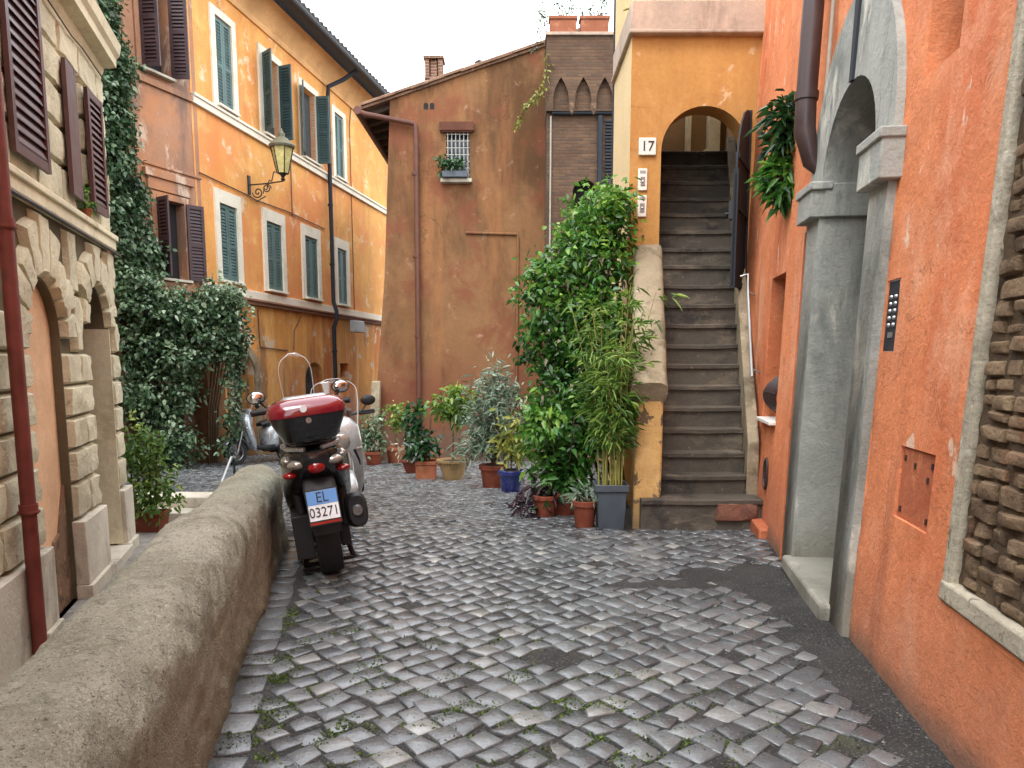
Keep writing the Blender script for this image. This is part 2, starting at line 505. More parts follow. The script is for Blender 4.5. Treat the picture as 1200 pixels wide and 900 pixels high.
M['asphalt'] = plaster('asphalt', srgb(66, 66, 68), [(srgb(92, 90, 88), 14, .55, .7, .6, ONE)], bump=1.0, fine=70, rough=.75)

def ground_bed():
    m, N, L, P = new_mat('joint_sand')
    v = node_noise(N, L, 3, 8, .7)
    col = node_mix(N, L, node_range(N, L, v, .35, .65), srgb(22, 22, 22), srgb(46, 45, 43))
    g = node_noise(N, L, 1.1, 6, .6, off=(4, 2, 0))
    col = node_mix(N, L, node_range(N, L, g, .60, .70, 0, .6), col, srgb(66, 72, 42))
    s = node_noise(N, L, 90, 3, .7)
    col = node_mix(N, L, node_range(N, L, s, .56, .64, 0, .6), col, srgb(126, 120, 112))
    L.new(col, P.inputs['Base Color'])
    P.inputs['Roughness'].default_value = .7
    b = N.new('ShaderNodeBump')
    b.inputs['Strength'].default_value = 1
    b.inputs['Distance'].default_value = .012
    L.new(node_noise(N, L, 60, 5, .75), b.inputs['Height'])
    L.new(b.outputs[0], P.inputs['Normal'])
    return m
M['bed'] = ground_bed()

def cobble_mat():
    m, N, L, P = new_mat('wet_basalt')
    a = N.new('ShaderNodeAttribute')
    a.attribute_name = 'tint'
    r = N.new('ShaderNodeValToRGB')
    cr = r.color_ramp
    cr.elements[0].color = srgb(64, 67, 70)
    cr.elements[1].color = srgb(150, 150, 146)
    for p, c in ((.35, srgb(91, 95, 98)), (.65, srgb(115, 119, 121)), (.94, srgb(136, 135, 130))):
        e = cr.elements.new(p)
        e.color = c
    L.new(a.outputs['Fac'], r.inputs[0])
    v = node_noise(N, L, 9, 7, .7)
    col = node_mix(N, L, node_range(N, L, v, .35, .68, 0, .55), r.outputs[0], srgb(64, 62, 60))
    v2 = node_noise(N, L, 70, 4, .7)
    col = node_mix(N, L, node_range(N, L, v2, .58, .7, 0, .45), col, srgb(160, 158, 152))
    big = node_noise(N, L, .7, 4, .55, off=(2, 7, 0))
    L.new(col, P.inputs['Base Color'])
    rg = node_math(N, L, 'ADD', node_range(N, L, v, .3, .7, .10, .32), node_range(N, L, big, .45, .65, 0, .14))
    L.new(rg, P.inputs['Roughness'])
    P.inputs['Specular IOR Level'].default_value = .8
    b = N.new('ShaderNodeBump')
    b.inputs['Strength'].default_value = .55
    b.inputs['Distance'].default_value = .006
    h = node_math(N, L, 'ADD', node_noise(N, L, 34, 5, .65), node_math(N, L, 'MULTIPLY', node_noise(N, L, 110, 3, .6), .35))
    L.new(h, b.inputs['Height'])
    L.new(b.outputs[0], P.inputs['Normal'])
    return m
M['cobble'] = cobble_mat()

def clear_screen():
    m, N, L, P = new_mat('clear_acrylic')
    t = N.new('ShaderNodeBsdfTransparent')
    g = N.new('ShaderNodeBsdfGlossy')
    g.inputs['Roughness'].default_value = .04
    mx = N.new('ShaderNodeMixShader')
    mx.inputs[0].default_value = .07
    L.new(t.outputs[0], mx.inputs[1])
    L.new(g.outputs[0], mx.inputs[2])
    L.new(mx.outputs[0], N['Material Output'].inputs['Surface'])
    return m
M['acrylic'] = clear_screen()

# ================================================================== THE GROUND
def par_foot(Y):                                            # street-side foot of the parapet
    return -.565 - .204 * Y - .006 * max(0, 2.6 - Y) ** 2
def wall_x(Y): return 1.155 + .144 * Y

def left_bound(Y):
    if Y < 5.95: return par_foot(Y)
    if Y < 10: return -1.78 - (Y - 5.95) * .41
    return max(-8.5, -3.44 - (Y - 10) * 3)
def right_bound(Y):
    if Y < 6.25: return wall_x(Y)
    if Y < 8: return .98 + (Y - 6.25) * .12
    return 1.2

me = bpy.data.meshes.new('ground')
S = 260
me.from_pydata([(-S, -S, -2.6), (S, -S, -2.6), (S, S, -2.6), (-S, S, -2.6)], [], [(0, 1, 2, 3)])
me.materials.append(M['bed'])
go = bpy.data.objects.new('ground', me)
COL.objects.link(go)
structure(go)

patches = [(.20, 3.42, .15, .10), (1.62, 4.50, .28, .70), (1.30, 4.75, .24, .26), (1.52, 3.55, .15, .6), (1.44, 2.7, .10, .6), (.95, 4.6, .3, .1)]
def in_patch(X, Y):
    best = 9
    for cx, cy, rx, ry in patches:
        q = ((X - cx) / rx) ** 2 + ((Y - cy) / ry) ** 2 + .55 * fnoise(X * 5, Y * 5, cx)
        best = min(best, q)
    return best

bed = MB()
nx, ny = 150, 320
xs = np.linspace(-8.6, 2.6, nx)
ys = np.concatenate([np.linspace(-3.0, 7, 190), np.linspace(7.1, 25, 130)])
idx = {}
for j, Y in enumerate(ys):
    for i, X in enumerate(xs):
        lb = left_bound(Y)
        if X < lb - .16 or X > 2.5: continue
        if Y > 10 and X < -7.5 - (Y - 10) * .05 and False: continue
        q = in_patch(X, Y)
        z = terrain(X, Y) - .008 + .006 * fnoise(X * 6, Y * 6, 0)
        if Y < 7: z += .008 * (1 - smooth(.5, 1.3, q)) + .006 * fnoise(X * 25, Y * 25, 3) * (q < 1.1)
        idx[(i, j)] = len(bed.v)
        bed.v.append((max(X, lb - .05), Y, z))
for j in range(len(ys) - 1):
    for i in range(nx - 1):
        k = [(i, j), (i + 1, j), (i + 1, j + 1), (i, j + 1)]
        if all(t in idx for t in k): bed.f.append(tuple(idx[t] for t in k))
structure(bed.build('street', M['bed'], angle=80))

# sett paving: one sheet of small basalt blocks laid on the diagonal
def cobble_sheet():
    V, Fc, T = [], [], []
    ang = R(41)
    ca, sa = math.cos(ang), math.sin(ang)
    pitch = .112
    def stone(cx, cy, hx, hy, a, tint, sink=0):
        z0 = terrain(cx, cy) - sink
        c, s = math.cos(a), math.sin(a)
        tx, ty = random.gauss(0, .026), random.gauss(0, .026)
        up = random.gauss(0, .0025)
        jit = [(random.gauss(0, .0095), random.gauss(0, .0095)) for _ in range(4)]
        skew = random.gauss(0, .05)
        o = len(V)
        corners = [(-1, -1), (1, -1), (1, 1), (-1, 1)]
        def P(k, sc, dz):
            u, w = corners[k]
            u, w = (u * hx + jit[k][0]) * sc, (w * hy + jit[k][1]) * sc
            u += skew * w
            X, Y = cx + u * c - w * s, cy + u * s + w * c
            return (X, Y, z0 + up + dz + tx * u + ty * w + (terrain(X, Y) - terrain(cx, cy) if cy > 5.6 else 0))
        def E(k, sc, dz):
            a1, a2 = P(k, sc, dz), P((k + 1) % 4, sc, dz)
            b = 1.035
            mx, my = (a1[0] + a2[0]) / 2, (a1[1] + a2[1]) / 2
            return (cx + (mx - cx) * b, cy + (my - cy) * b, (a1[2] + a2[2]) / 2)
        for sc, dz in ((1.0, -.035), (.985, -.007), (.955, -.002), (.90, -.0002)):
            for k in range(4):
                V.append(P(k, sc, dz))
                V.append(E(k, sc, dz))
        V.append((cx + random.gauss(0, .008), cy + random.gauss(0, .008), z0 + up + random.gauss(.0008, .0014)))
        for lev in range(3):
            for k in range(8):
                Fc.append((o + lev * 8 + k, o + lev * 8 + (k + 1) % 8, o + (lev + 1) * 8 + (k + 1) % 8, o + (lev + 1) * 8 + k))
                T.append(tint)
        for k in range(8):
            Fc.append((o + 24 + k, o + 24 + (k + 1) % 8, o + 32))
            T.append(tint)
    N = 250
    for iu in range(-N, N):
        for iv in range(-N, N):
            u, v = iu * pitch, iv * pitch
            # the rows bow a little, and slip against one another
            u2 = u + .05 * math.sin(v * 1.3 + .5) + (random.uniform(-.01, .01)) + (.5 * pitch if iv % 2 else 0) * .35
            v2 = v + .06 * math.sin(u * .9) + random.uniform(-.008, .008)
            X, Y = u2 * ca - v2 * sa, u2 * sa + v2 * ca
            if Y < -1.0 or Y > 23.5: continue
            lb, rb = left_bound(Y), right_bound(Y)
            margin = .20 if Y < 5.9 else .08
            if X < lb + margin or X > rb - .06: continue
            if Y > 15.9 and X > -2.8: continue
            if Y > 10 and X < -6.0 - (Y - 16.6) * .0 - max(0, 0): 
                if X < -8: continue
            sunk = 1 - smooth(.5, 1.25, in_patch(X, Y)) if Y < 7 else 0
            if sunk > .6 and random.random() < .5: continue
            if random.random() < .012: continue
            h = pitch / 2 - random.uniform(.001, .0065)
            t = min(1, max(0, random.gauss(.42, .22)))
            stone(X, Y, h * random.uniform(.93, 1.03), h * random.uniform(.90, 1.03), ang + random.gauss(0, .06), t, .009 * sunk)
    Y = -1.0                                                # gutter row laid along the foot of the parapet
    while Y < 5.85:
        ln = random.uniform(.13, .2)
        for off, w in ((.085, .07),):
            stone(par_foot(Y + ln / 2) + off, Y + ln / 2, w, ln / 2 - .009, R(11.5) + random.gauss(0, .03), min(1, max(0, random.gauss(.4, .15))))
        Y += ln
    me = bpy.data.meshes.new('cobblestones')
    me.from_pydata(V, [], Fc)
    at_ = me.attributes.new('tint', 'FLOAT', 'FACE')
    at_.data.foreach_set('value', np.array(T, np.float32))
    me.materials.append(M['cobble'])
    me.shade_smooth()
    me.set_sharp_from_angle(angle=R(75))
    o = bpy.data.objects.new('cobblestone_paving', me)
    COL.objects.link(o)
    structure(o)
cobble_sheet()

# sunken path beside the cream house and the steps that climb back to street level
p = MB()
p.add([(-9, -6, -.72), (.2, -6, -.72), (-.62, -1, -.72), (-1.72, 5.9, -.72), (-3.35, 9.7, -.72), (-9, 9.7, -.72)], [(0, 1, 2, 3, 4, 5)])
structure(p.build('sunken_path', plaster('worn_path_stone', srgb(140, 136, 128), [(srgb(92, 90, 86), 3, .48, .64, .8, ONE), (srgb(170, 166, 156), 6, .55, .68, .7, ONE)], bump=.8)))
p = MB()
p.box(-6.2, -3.42, 9.70, 10.06, -.72, -.59)
p.box(-6.2, -3.42, 10.06, 10.5, -.72, -.452)
structure(p.build('path_steps', M['travertine'], bevel=.015))
p = MB()
rw = [(-1.80, 5.86), (-3.40, 9.72), (-3.40, 10.5)]
for (x0, y0), (x1, y1) in zip(rw, rw[1:]):
    p.add([(x0, y0, -.75), (x1, y1, -.75), (x1, y1, terrain(x1, max(y1, 6)) - .004), (x0, y0, terrain(x0, y0) - .004),
           (x0 + .12, y0, -.75), (x1 + .12, y1, -.75), (x1 + .12, y1, terrain(x1, max(y1, 6)) - .004), (x0 + .12, y0, terrain(x0, y0) - .004)],
          [(0, 1, 2, 3), (4, 7, 6, 5), (3, 2, 6, 7), (0, 3, 7, 4), (1, 5, 6, 2)])
tag(p.build('retaining_wall', M['parapet']), 'low retaining wall under the street edge behind the far end of the parapet', 'wall')

# parapet
def parapet():
    mb = MB()
    rings = []
    Ys = list(np.linspace(-2.5, 5.55, 420)) + list(5.55 + .36 * np.sin(np.linspace(.1, 1, 12) * math.pi / 2))
    nr = 64
    for Y in Ys:
        foot = par_foot(min(Y, 5.6)) - max(0, Y - 5.6) * .2
        w = .46 - .022 * max(0, Y - 1.5)
        e = 1.0
        if Y > 5.55:
            q = (Y - 5.55) / .362
            e = math.sqrt(max(.0, 1 - q * q)) * .75 + .25
        cx = foot - w / 2
        H = .60 + .012 * math.sin(Y * 2.1)
        ring = []
        for k in range(nr):
            t = k / (nr - 1)
            if t < .3:  x, z = w / 2, -.1 + (.34 + .1) * t / .3
            elif t < .7:
                a = math.pi * (t - .3) / .4
                x, z = w / 2 * math.copysign(abs(math.cos(a)) ** .72, math.cos(a)), .34 + (H - .34) * math.sin(a) ** .8
            else: x, z = -w / 2, .34 - (1.12) * (t - .7) / .3
            if z < .3 and x > 0: x += .03 * (1 - z / .3)
            x = x * e
            if Y > 5.55: z = z if z < .3 else .3 + (z - .3) * (.55 + .45 * e)
            nz = .016 * fnoise(x * 5, Y * 4, z * 5) + .009 * fnoise(x * 17, Y * 15, z * 17) + .022 * fnoise(3, Y * 1.3, t * 2) + .006 * fnoise(x * 42, Y * 40, z * 42)
            nrm = (1 if x > 0 else -1) * abs(x) / (w / 2)
            ring.append((cx + x + nz * nrm, Y, z + nz * (1 if z > .3 else 0)))
        rings.append(ring)
    mb.loft(rings, cap=True)
    o = mb.build('parapet_wall', M['parapet'], angle=60)
    tag(o, 'low rough rendered parapet with rounded top running along the left of the street', 'wall')
parapet()

# ================================================================== RIGHT: CORAL HOUSE
nR = Vector((-1, .144, 0)).normalized()
def leanR(s): return .03 + .024 * min(1, max(0, (5.2 - s) / 2.4))
def FR(s, d, z): return (1.155 + .144 * s + leanR(s) * z + nR.x * d, s + nR.y * d, z)
house = empty('plastered_house', 'coral orange rendered house along the right side of the street with grey stone arched doorway', 'house', FR(4.4, 0, 0))
INV = Matrix.Translation(-Vector(FR(4.4, 0, 0)))
def keep(o, root):                                          # parent without moving
    o.parent = root
    o.matrix_parent_inverse = Matrix.Translation(-Vector(root.location)) if not any(root.rotation_euler) else (Matrix.LocRotScale(root.location, root.rotation_euler, None)).inverted()
    return o

doorhole = arch(3.70, 5.15, -.12, 2.42, 20, rise=.92)
holes = [doorhole, rect(5.92, 6.47, .88, 2.03), rect(3.17, 3.50, 2.58, 3.9), rect(2.93, 3.29, .70, 1.01), rect(3.51, 3.68, 1.41, 1.74), rect(-.2, 2.74, .50, 3.4)]
def inside(p, poly):
    c = False
    for (x0, y0), (x1, y1) in zip(poly, poly[1:] + poly[:1]):
        if (y0 > p[1]) != (y1 > p[1]) and p[0] < (x1 - x0) * (p[1] - y0) / (y1 - y0) + x0: c = not c
    return c
def hand_laid(mb, S, Z, holes, depth, F, amp):
    # an uneven plaster face: a fine triangulation with the openings cut out, each point a little out of true
    pts, edges = [], []
    for h in holes:
        o = len(pts)
        pts += [Vector(p) for p in h]
        edges += [(o + i, o + (i + 1) % len(h)) for i in range(len(h))]
    fixed = len(pts)
    for a in S:
        for b in Z:
            if not any(inside((a, b), h) for h in holes): pts.append(Vector((a, b)))
    vs, _, fs, _, _, _ = delaunay_2d_cdt(pts, edges, [], 0, 1e-5)
    rim = {(round(p.x, 4), round(p.y, 4)) for p in pts[:fixed]}
    out = []
    for v in vs:
        d = 0 if (round(v.x, 4), round(v.y, 4)) in rim else amp * (fnoise(v.x * 1.7, v.y * 1.7, 0) + .5 * fnoise(v.x * 5, v.y * 5, 4) + .25 * fnoise(v.x * 13, v.y * 13, 7))
        out.append(F(v.x, d, v.y))
    tri = []
    for f in fs:
        c = (sum(vs[i].x for i in f) / len(f), sum(vs[i].y for i in f) / len(f))
        if not any(inside(c, h) for h in holes): tri.append(tuple(f))
    mb.add(out, tri)
    for h, dep in zip(holes, depth):
        n = len(h)
        mb.add([F(a, 0, b) for a, b in h] + [F(a, -dep, b) for a, b in h], [(i, (i + 1) % n, n + (i + 1) % n, n + i) for i in range(n)])
w = MB()
hand_laid(w, [-7, -5, -3, -1.5] + list(np.arange(-.9, 8.2, .09)), list(np.arange(-.8, 5.2, .09)) + [5.6, 6.5, 8], holes, [.3, .34, .42, .022, .02, .2], FR, .010)
keep(w.build('wall', M['coral']), house)
# stone doorway
dw = MB()
cS, rI = 4.415, .465
inner = arch(cS - rI, cS + rI, -.12, 2.42, 20)
outer = arch(3.695, 5.155, -.12, 2.42, 20, rise=.94)
dw.holed([p for p in outer], [], .035, 0, FR) if False else None
tri = tessellate_polygon([[Vector((s, z, 0)) for s, z in outer], [Vector((s, z, 0)) for s, z in inner]])
flat = outer + inner
for d in (.04,):
    dw.add([FR(s, d, z) for s, z in flat], [tuple(t) for t in tri])
n = len(inner)
dw.add([FR(s, .04, z) for s, z in inner] + [FR(s, -.55, z) for s, z in inner], [(i, (i + 1) % n, n + (i + 1) % n, n + i) for i in range(n) if i != 0])
n = len(outer)
dw.add([FR(s, .04, z) for s, z in outer] + [FR(s, -.1, z) for s, z in outer], [(i, (i + 1) % n, n + (i + 1) % n, n + i) for i in range(n) if i != 0])
ds = keep(dw.build('door_surround', M['greystone'], bevel=.008), house)
im = MB()
im.box(4.86, 5.20, -.02, .10, 2.24, 2.44, FR)
im.box(4.84, 5.21, -.02, .115, 2.40, 2.45, FR)
im.box(4.85, 4.885, -.5, .02, 2.24, 2.44, FR)
keep(im.build('impost', M['greystone'], bevel=.008), ds)
im = MB()
im.box(3.65, 3.97, -.02, .10, 2.20, 2.42, FR)
im.box(3.64, 3.985, -.02, .115, 2.38, 2.43, FR)
keep(im.build('impost', M['greystone'], bevel=.008), ds)
ks = MB()
ks.prism([(4.39, 2.88), (4.44, 2.88), (4.45, 3.40), (4.38, 3.40)], .035, .055, FR)
keep(ks.build('keystone', M['gate']), ds)
th = MB()
th.prism([(3.92, -.02), (4.93, .02), (4.93, .10), (3.92, .085)], -.55, .09, FR)
keep(th.build('threshold', M['greystone'], bevel=.02), house)
dr = MB()
dr.prism(arch(cS - rI, cS + rI, .08, 2.42, 14), -.55, -.50, FR)
for s0 in (4.0, 4.46):
    for z0, z1 in ((.2, .9), (1.0, 1.7), (1.8, 2.3)): dr.box(s0, s0 + .38, -.5, -.485, z0, z1, FR)
do = keep(dr.build('door', M['darkwood']), house)
hd = MB(); hd.ball(FR(4.42, -.46, 1.1), .035)
keep(hd.build('handle', M['greymetal']), do)
# small window with a bellied iron guard
wn_ = MB(); wn_.box(5.90, 6.49, -.25, -.23, .86, 2.05, FR)
wo = keep(wn_.build('window', M['dark']), house)
sl = MB(); sl.box(5.90, 6.485, -.3, .05, .865, .895, FR)
keep(sl.build('sill', M['marble'], bevel=.006), wo)
gr = MB()
for k in range(9):
    s = 5.95 + k * .062
    pts = []
    for j in range(13):
        t = j / 12
        pts.append(FR(s, -.16 + .17 * math.sin(math.pi * min(1, t * 1.15)) ** .8, .90 + .42 * t))
    gr.tube(pts, .007, 6)
for t in (.15, .5, .85):
    gr.tube([FR(5.93, -.16 + .172 * math.sin(math.pi * min(1, t * 1.15)) ** .8, .9 + .42 * t), FR(6.46, -.16 + .172 * math.sin(math.pi * min(1, t * 1.15)) ** .8, .9 + .42 * t)], .008, 6)
keep(gr.build('window_guard', M['brownpipe']), wo)
uw = MB(); uw.box(3.15, 3.52, -.15, -.13, 2.56, 3.92, FR)
keep(uw.build('window', M['dark']), house)
# pilaster strip, plinth, pipes
pl = MB(); pl.box(5.23, 5.76, -.03, .03, -.12, 2.52, FR)
keep(pl.build('pilaster', M['coral'], bevel=.01), house)
pl = MB(); pl.box(5.78, 6.30, -.02, .085, -.14, .075, FR)
keep(pl.build('plinth', M['coral_trim'], bevel=.015), house)
tp = MB(); tp.tube([FR(5.20, .03, -.05), FR(5.20, .03, .9), FR(5.20, .03, 2.2)], .013, 8)
tp.tube([FR(5.2, .03, .92), FR(5.2, .03, .97)], .02, 8)
keep(tp.build('thin_pipe', M['coral_trim']), house)
dp = MB()
pts = [FR(5.10, .12, 8), FR(5.10, .12, 3.0), FR(5.10, .115, 2.82), FR(5.09, .06, 2.62), FR(5.08, -.03, 2.52)]
dp.tube(pts, [.064, .064, .067, .055, .025], 16)
for z in (3.0, 3.85): dp.tube([FR(5.10, .12, z), FR(5.10, .12, z + .05)], .074, 16)
do = keep(dp.build('drainpipe', M['brownpipe']), house)
cp = MB(); cp.tube([FR(4.99, .03, 8), FR(4.99, .03, 3.1), FR(5.0, .03, 2.98)], .012, 8)
keep(cp.build('cable', M['whitepvc']), house)
ov = MB()
pts = [FR(6.12 + .075 * math.cos(a), .006, .46 + .12 * math.sin(a)) for a in np.linspace(0, 2 * math.pi, 20)]
ov.tube(pts, .012, 6)
for k in range(-3, 4): ov.tube([FR(6.06, .004, .46 + k * .028), FR(6.18, .004, .46 + k * .028)], .005, 5)
ov.box(6.07, 6.17, .001, .003, .37, .55, FR)
keep(ov.build('oval_vent', M['brownpipe']), house)
vs = MB(); vs.box(5.785, 5.835, -.004, .008, 2.30, 2.47, FR)
keep(vs.build('vent_slot', M['greypvc']), house)
# recessed panel
pn = MB(); pn.box(2.935, 3.285, -.03, -.012, .705, 1.005, FR)
po = keep(pn.build('access_panel', M['coral_trim'], bevel=.004), house)
for s, z in ((2.97, .74), (3.25, .74), (2.97, .96), (3.25, .96), (3.14, .94), (3.0, .9)):
    bo = MB()
    bo.box(s - .007, s + .007, -.012, -.006, z - .012, z + .012, FR)
    keep(bo.build('bolt', M['brownpipe']), po)
# intercom
ic = MB(); ic.box(3.515, 3.675, -.03, -.008, 1.415, 1.735, FR)
io = keep(ic.build('door_phone', M['gate'], bevel=.004), house)
bt = MB()
for k in range(5):
    for j in range(2):
        bt.ball(FR(3.565 + j * .06, -.006, 1.66 - k * .032), .011, 8, 5)
bt.box(3.57, 3.62, -.008, -.003, 1.475, 1.50, FR)
keep(bt.build('buttons', M['greymetal']), io)
# niche: travertine frame round bare masonry
nf = MB()
nf.box(2.675, 2.735, -.12, .006, .50, 3.4, FR)
nf.prism([(-.2, .505), (2.735, .505), (2.735, .58), (-.2, .58)], -.12, .012, FR)
no = keep(nf.build('niche_frame', plaster('dull_travertine', srgb(176, 166, 146), [(srgb(124, 114, 96), 4, .48, .64, .75, ONE), (srgb(204, 196, 176), 7, .54, .68, .7, ONE), (srgb(92, 84, 70), 16, .58, .68, .7, ONE)], bump=.8, cracks=.7, cscale=3), bevel=.010), house)
nb = MB()
nb.loft([[FR(a, -.030 + .010 * fnoise(a * 16, b * 16, 1) + .006 * fnoise(a * 40, b * 40, 1), b) for b in np.arange(.45, 3.5, .025)] for a in np.arange(-.3, 2.70, .025)], cap=False, closed=False)
keep(nb.build('mortar_bed', M['mortar']), no)
rb = MB()
z = .585
k = 0
while z < 3.35:
    h = random.uniform(.045, .07)
    s = -.15 + random.uniform(0, .1)
    while s < 2.64:
        l = random.uniform(.06, .21)
        s1 = min(s + l, 2.655)
        k += 1
        if s1 - s > .04 and random.random() > .02:
            dz0, dz1 = random.gauss(-.002, .004), random.gauss(.002, .004)
            tl = random.gauss(0, .04)
            rb.pillow(lambda u, v, d, s=s, tl=tl: FR(u, d, v + (u - s) * tl), s + .003, s1 - .003, z + dz0, z + h - .002 + dz1, -.045, -.016 + random.uniform(-.008, .009), 11, 7, .014, .010, k)
        s = s1 + random.uniform(.0, .014)
    z += h + random.uniform(.002, .012)
keep(rb.build('rubble_masonry', M['rubble'], angle=35), no)

# ================================================================== RIGHT REAR: OCHRE HOUSE WITH STAIRS
YF = 7.95
def FO(s, d, z): return (s, YF - d, z)
oh = empty('ochre_house', 'small ochre house numbered 17 over an arched passage at the head of the stone stairs', 'house', (1.2, YF, 0))
w = MB()
oa = arch(1.48, 2.335, 2.0, 3.42, 20)
w.holed([(1.17, -.6), (1.48, -.6), (1.48, 1.9), (2.40, 1.9), (2.46, 4.5), (1.17, 4.5)], [oa], 0, .28, FO)
keep(w.build('wall', M['ochre']), oh)
w = MB(); w.add([(1.17, YF, -1), (1.17, 9.25, -1), (1.17, 9.25, 4.5), (1.17, YF, 4.5)], [(0, 1, 2, 3)])
w.add([(1.17, 9.25, -1), (2.6, 9.25, -1), (2.6, 9.25, 2), (1.17, 9.25, 2)], [(0, 1, 2, 3)])
keep(w.build('side_wall', M['pale_yellow']), oh)
w = MB(); w.box(1.15, 2.5, YF - .06, 9.25, 4.53, 4.80); w.box(1.13, 2.5, YF - .09, 9.25, 4.49, 4.53)
keep(w.build('cornice', M['slab'], bevel=.012), oh)
w = MB(); w.box(1.19, 2.9, YF + .5, 9.27, 4.8, 8.2)
for k in range(9):
    y = YF + .52 + k * .085
    w.box(1.165, 1.192, y, y + .05, 4.82, 8.2)
keep(w.build('upper_storey', M['pale_yellow']), oh)
# the passage behind the arch
w = MB()
def FRb(s, d, z): return FR(s, d, z)
w.add([(1.42, YF + .28, 1.9), (1.80, 11.2, 1.9), (1.80, 11.2, 5), (1.42, YF + .28, 5)], [(0, 1, 2, 3)])
w.add([(1.80, 10.6, 3.0), (3.2, 10.6, 3.0), (3.2, 10.6, 5.6), (1.80, 10.6, 5.6)], [(0, 1, 2, 3)])
w.add([FR(8.0, 0, 1.5), FR(11.2, 0, 1.5), FR(11.2, 0, 5.6), FR(8.0, 0, 5.6)], [(0, 1, 2, 3)])
w.add([(1.3, YF + .28, 4.46), (3.2, YF + .28, 4.46), (3.2, 9.0, 4.46), (1.3, 9.0, 4.46)], [(0, 1, 2, 3)])
keep(w.build('passage', plaster('passage_plaster', srgb(150, 120, 88), [(srgb(160, 120, 84), 2, .5, .7, .6, ONE)])), oh)
w = MB()
w.box(2.56, 2.70, 10.42, 10.59, 3.7, 5.6)
w.box(2.28, 2.33, 10.45, 10.59, 3.9, 5.6)
w.prism([(2.25, 3.72), (2.56, 3.98), (2.56, 4.12), (2.25, 3.86)], YF - 10.55, YF - 10.45, FO)
keep(w.build('passage_trim', M['cream_flat']), oh)
# number tile, two bell panels
w = MB(); w.box(1.255, 1.425, .002, .03, 3.375, 3.54, FO)
to = keep(w.build('number_tile', M['marble'], bevel=.006), oh)
def text(body, size, loc, rot, mat, parent, name='lettering', ex=.002, xs=1.0):
    c = bpy.data.curves.new(name, 'FONT')
    c.body = body
    c.size = size
    c.align_x = c.align_y = 'CENTER'
    c.extrude = ex
    c.materials.append(mat)
    tmp = bpy.data.objects.new(name, c)
    COL.objects.link(tmp)
    bpy.context.view_layer.update()
    me = bpy.data.meshes.new_from_object(tmp.evaluated_get(bpy.context.evaluated_depsgraph_get()))
    bpy.data.objects.remove(tmp)
    me.name = name
    o = bpy.data.objects.new(name, me)
    COL.objects.link(o)
    o.location, o.rotation_euler = loc, rot
    o.scale = (xs, 1, 1)
    return o
t = text('17', .135, (1.34, YF - .033, 3.457), (R(90), 0, 0), M['black'], None, 'numeral')
keep(t, to)
for zc in (3.145, 2.89):
    w = MB(); w.box(1.255, 1.345, .002, .02, zc - .105, zc + .105, FO)
    b = keep(w.build('bell_panel', M['marble'], bevel=.005), oh)
    w = MB(); w.box(1.278, 1.322, .02, .026, zc - .06, zc + .025, FO)
    w.box(1.270, 1.330, .02, .023, zc + .06, zc + .085, FO)
    keep(w.build('speaker_grille', M['greymetal']), b)
    w = MB(); w.ball(FO(1.30, .028, zc - .02), .012, 8, 5)
    keep(w.build('bell_button', M['marble']), b)
w = MB(); w.tube([(1.19, 9.30, 3.0), (1.19, 9.30, 8.5)], .035, 10); w.tube([(1.25, 9.33, 3.0), (1.25, 9.33, 8.5)], .016, 8)
keep(w.build('conduit', M['gate']), oh)

# ---- staircase
def xl(Y): return 1.235 + .15 * (Y - 6.2)
sc_ = empty('staircase', 'steep flight of dark worn stone steps rising to the arch of the ochre house', 'staircase', (1.6, 6.2, 0))
nz = [.235, .399, .572, .765, .948, 1.134, 1.327, 1.514, 1.715, 1.918, 2.121, 2.333, 2.527, 2.733, 2.939, 3.133, 3.346, 3.555, 3.755]
w = MB()
for i, z in enumerate(nz):
    Y0 = 6.2 + (0 if i == 0 else .25 + .165 * (i - 1))
    Yn = 6.45 + .165 * i if i else 6.46
    zb = -.2 if i == 0 else nz[i - 1] - .05
    a = 1.06 if i == 0 else xl(Y0)
    b = wall_x(Y0) + .03 * z - (.004 if i == 0 else .11)
    wob = lambda: random.gauss(0, .0012)
    # tread with a worn, slightly sagging nose, then the riser below it
    n = 8
    top = []
    for k in range(n + 1):
        x = a + (b - a) * k / n
        sag = -.005 * math.sin(math.pi * k / n) ** 2 + wob()
        top.append((x, sag))
    vs, fs = [], []
    for x, sg in top:
        vs += [(x, Y0 - .022 + wob(), z + sg - .038), (x, Y0 - .024 + wob(), z + sg - .006), (x, Y0 - .012, z + sg), (x, Yn + .05, z + .002), (x, Y0, z + sg - .042), (x, Y0 + .004, zb)]
    for k in range(n):
        q, r_ = 6 * k, 6 * (k + 1)
        for u, v in ((0, 1), (1, 2), (2, 3), (4, 0), (5, 4)): fs.append((q + u, r_ + u, r_ + v, q + v))
    fs.append((0, 1, 2, 3, 5, 4))
    fs.append(tuple(6 * n + t for t in (4, 5, 3, 2, 1, 0)))
    w.add(vs, fs)
w.box(1.3, 3.0, 9.4, 10.7, 3.3, 3.75)
keep(w.build('steps', M['steps'], angle=22), sc_)
w = MB(); w.pillow(lambda u, v, d: (u, 6.2 - d, v), 1.66, 2.03, .035, .225, -.02, .03, 8, 6, .02, .03, 4)
keep(w.build('repair_block', M['redblock']), sc_)
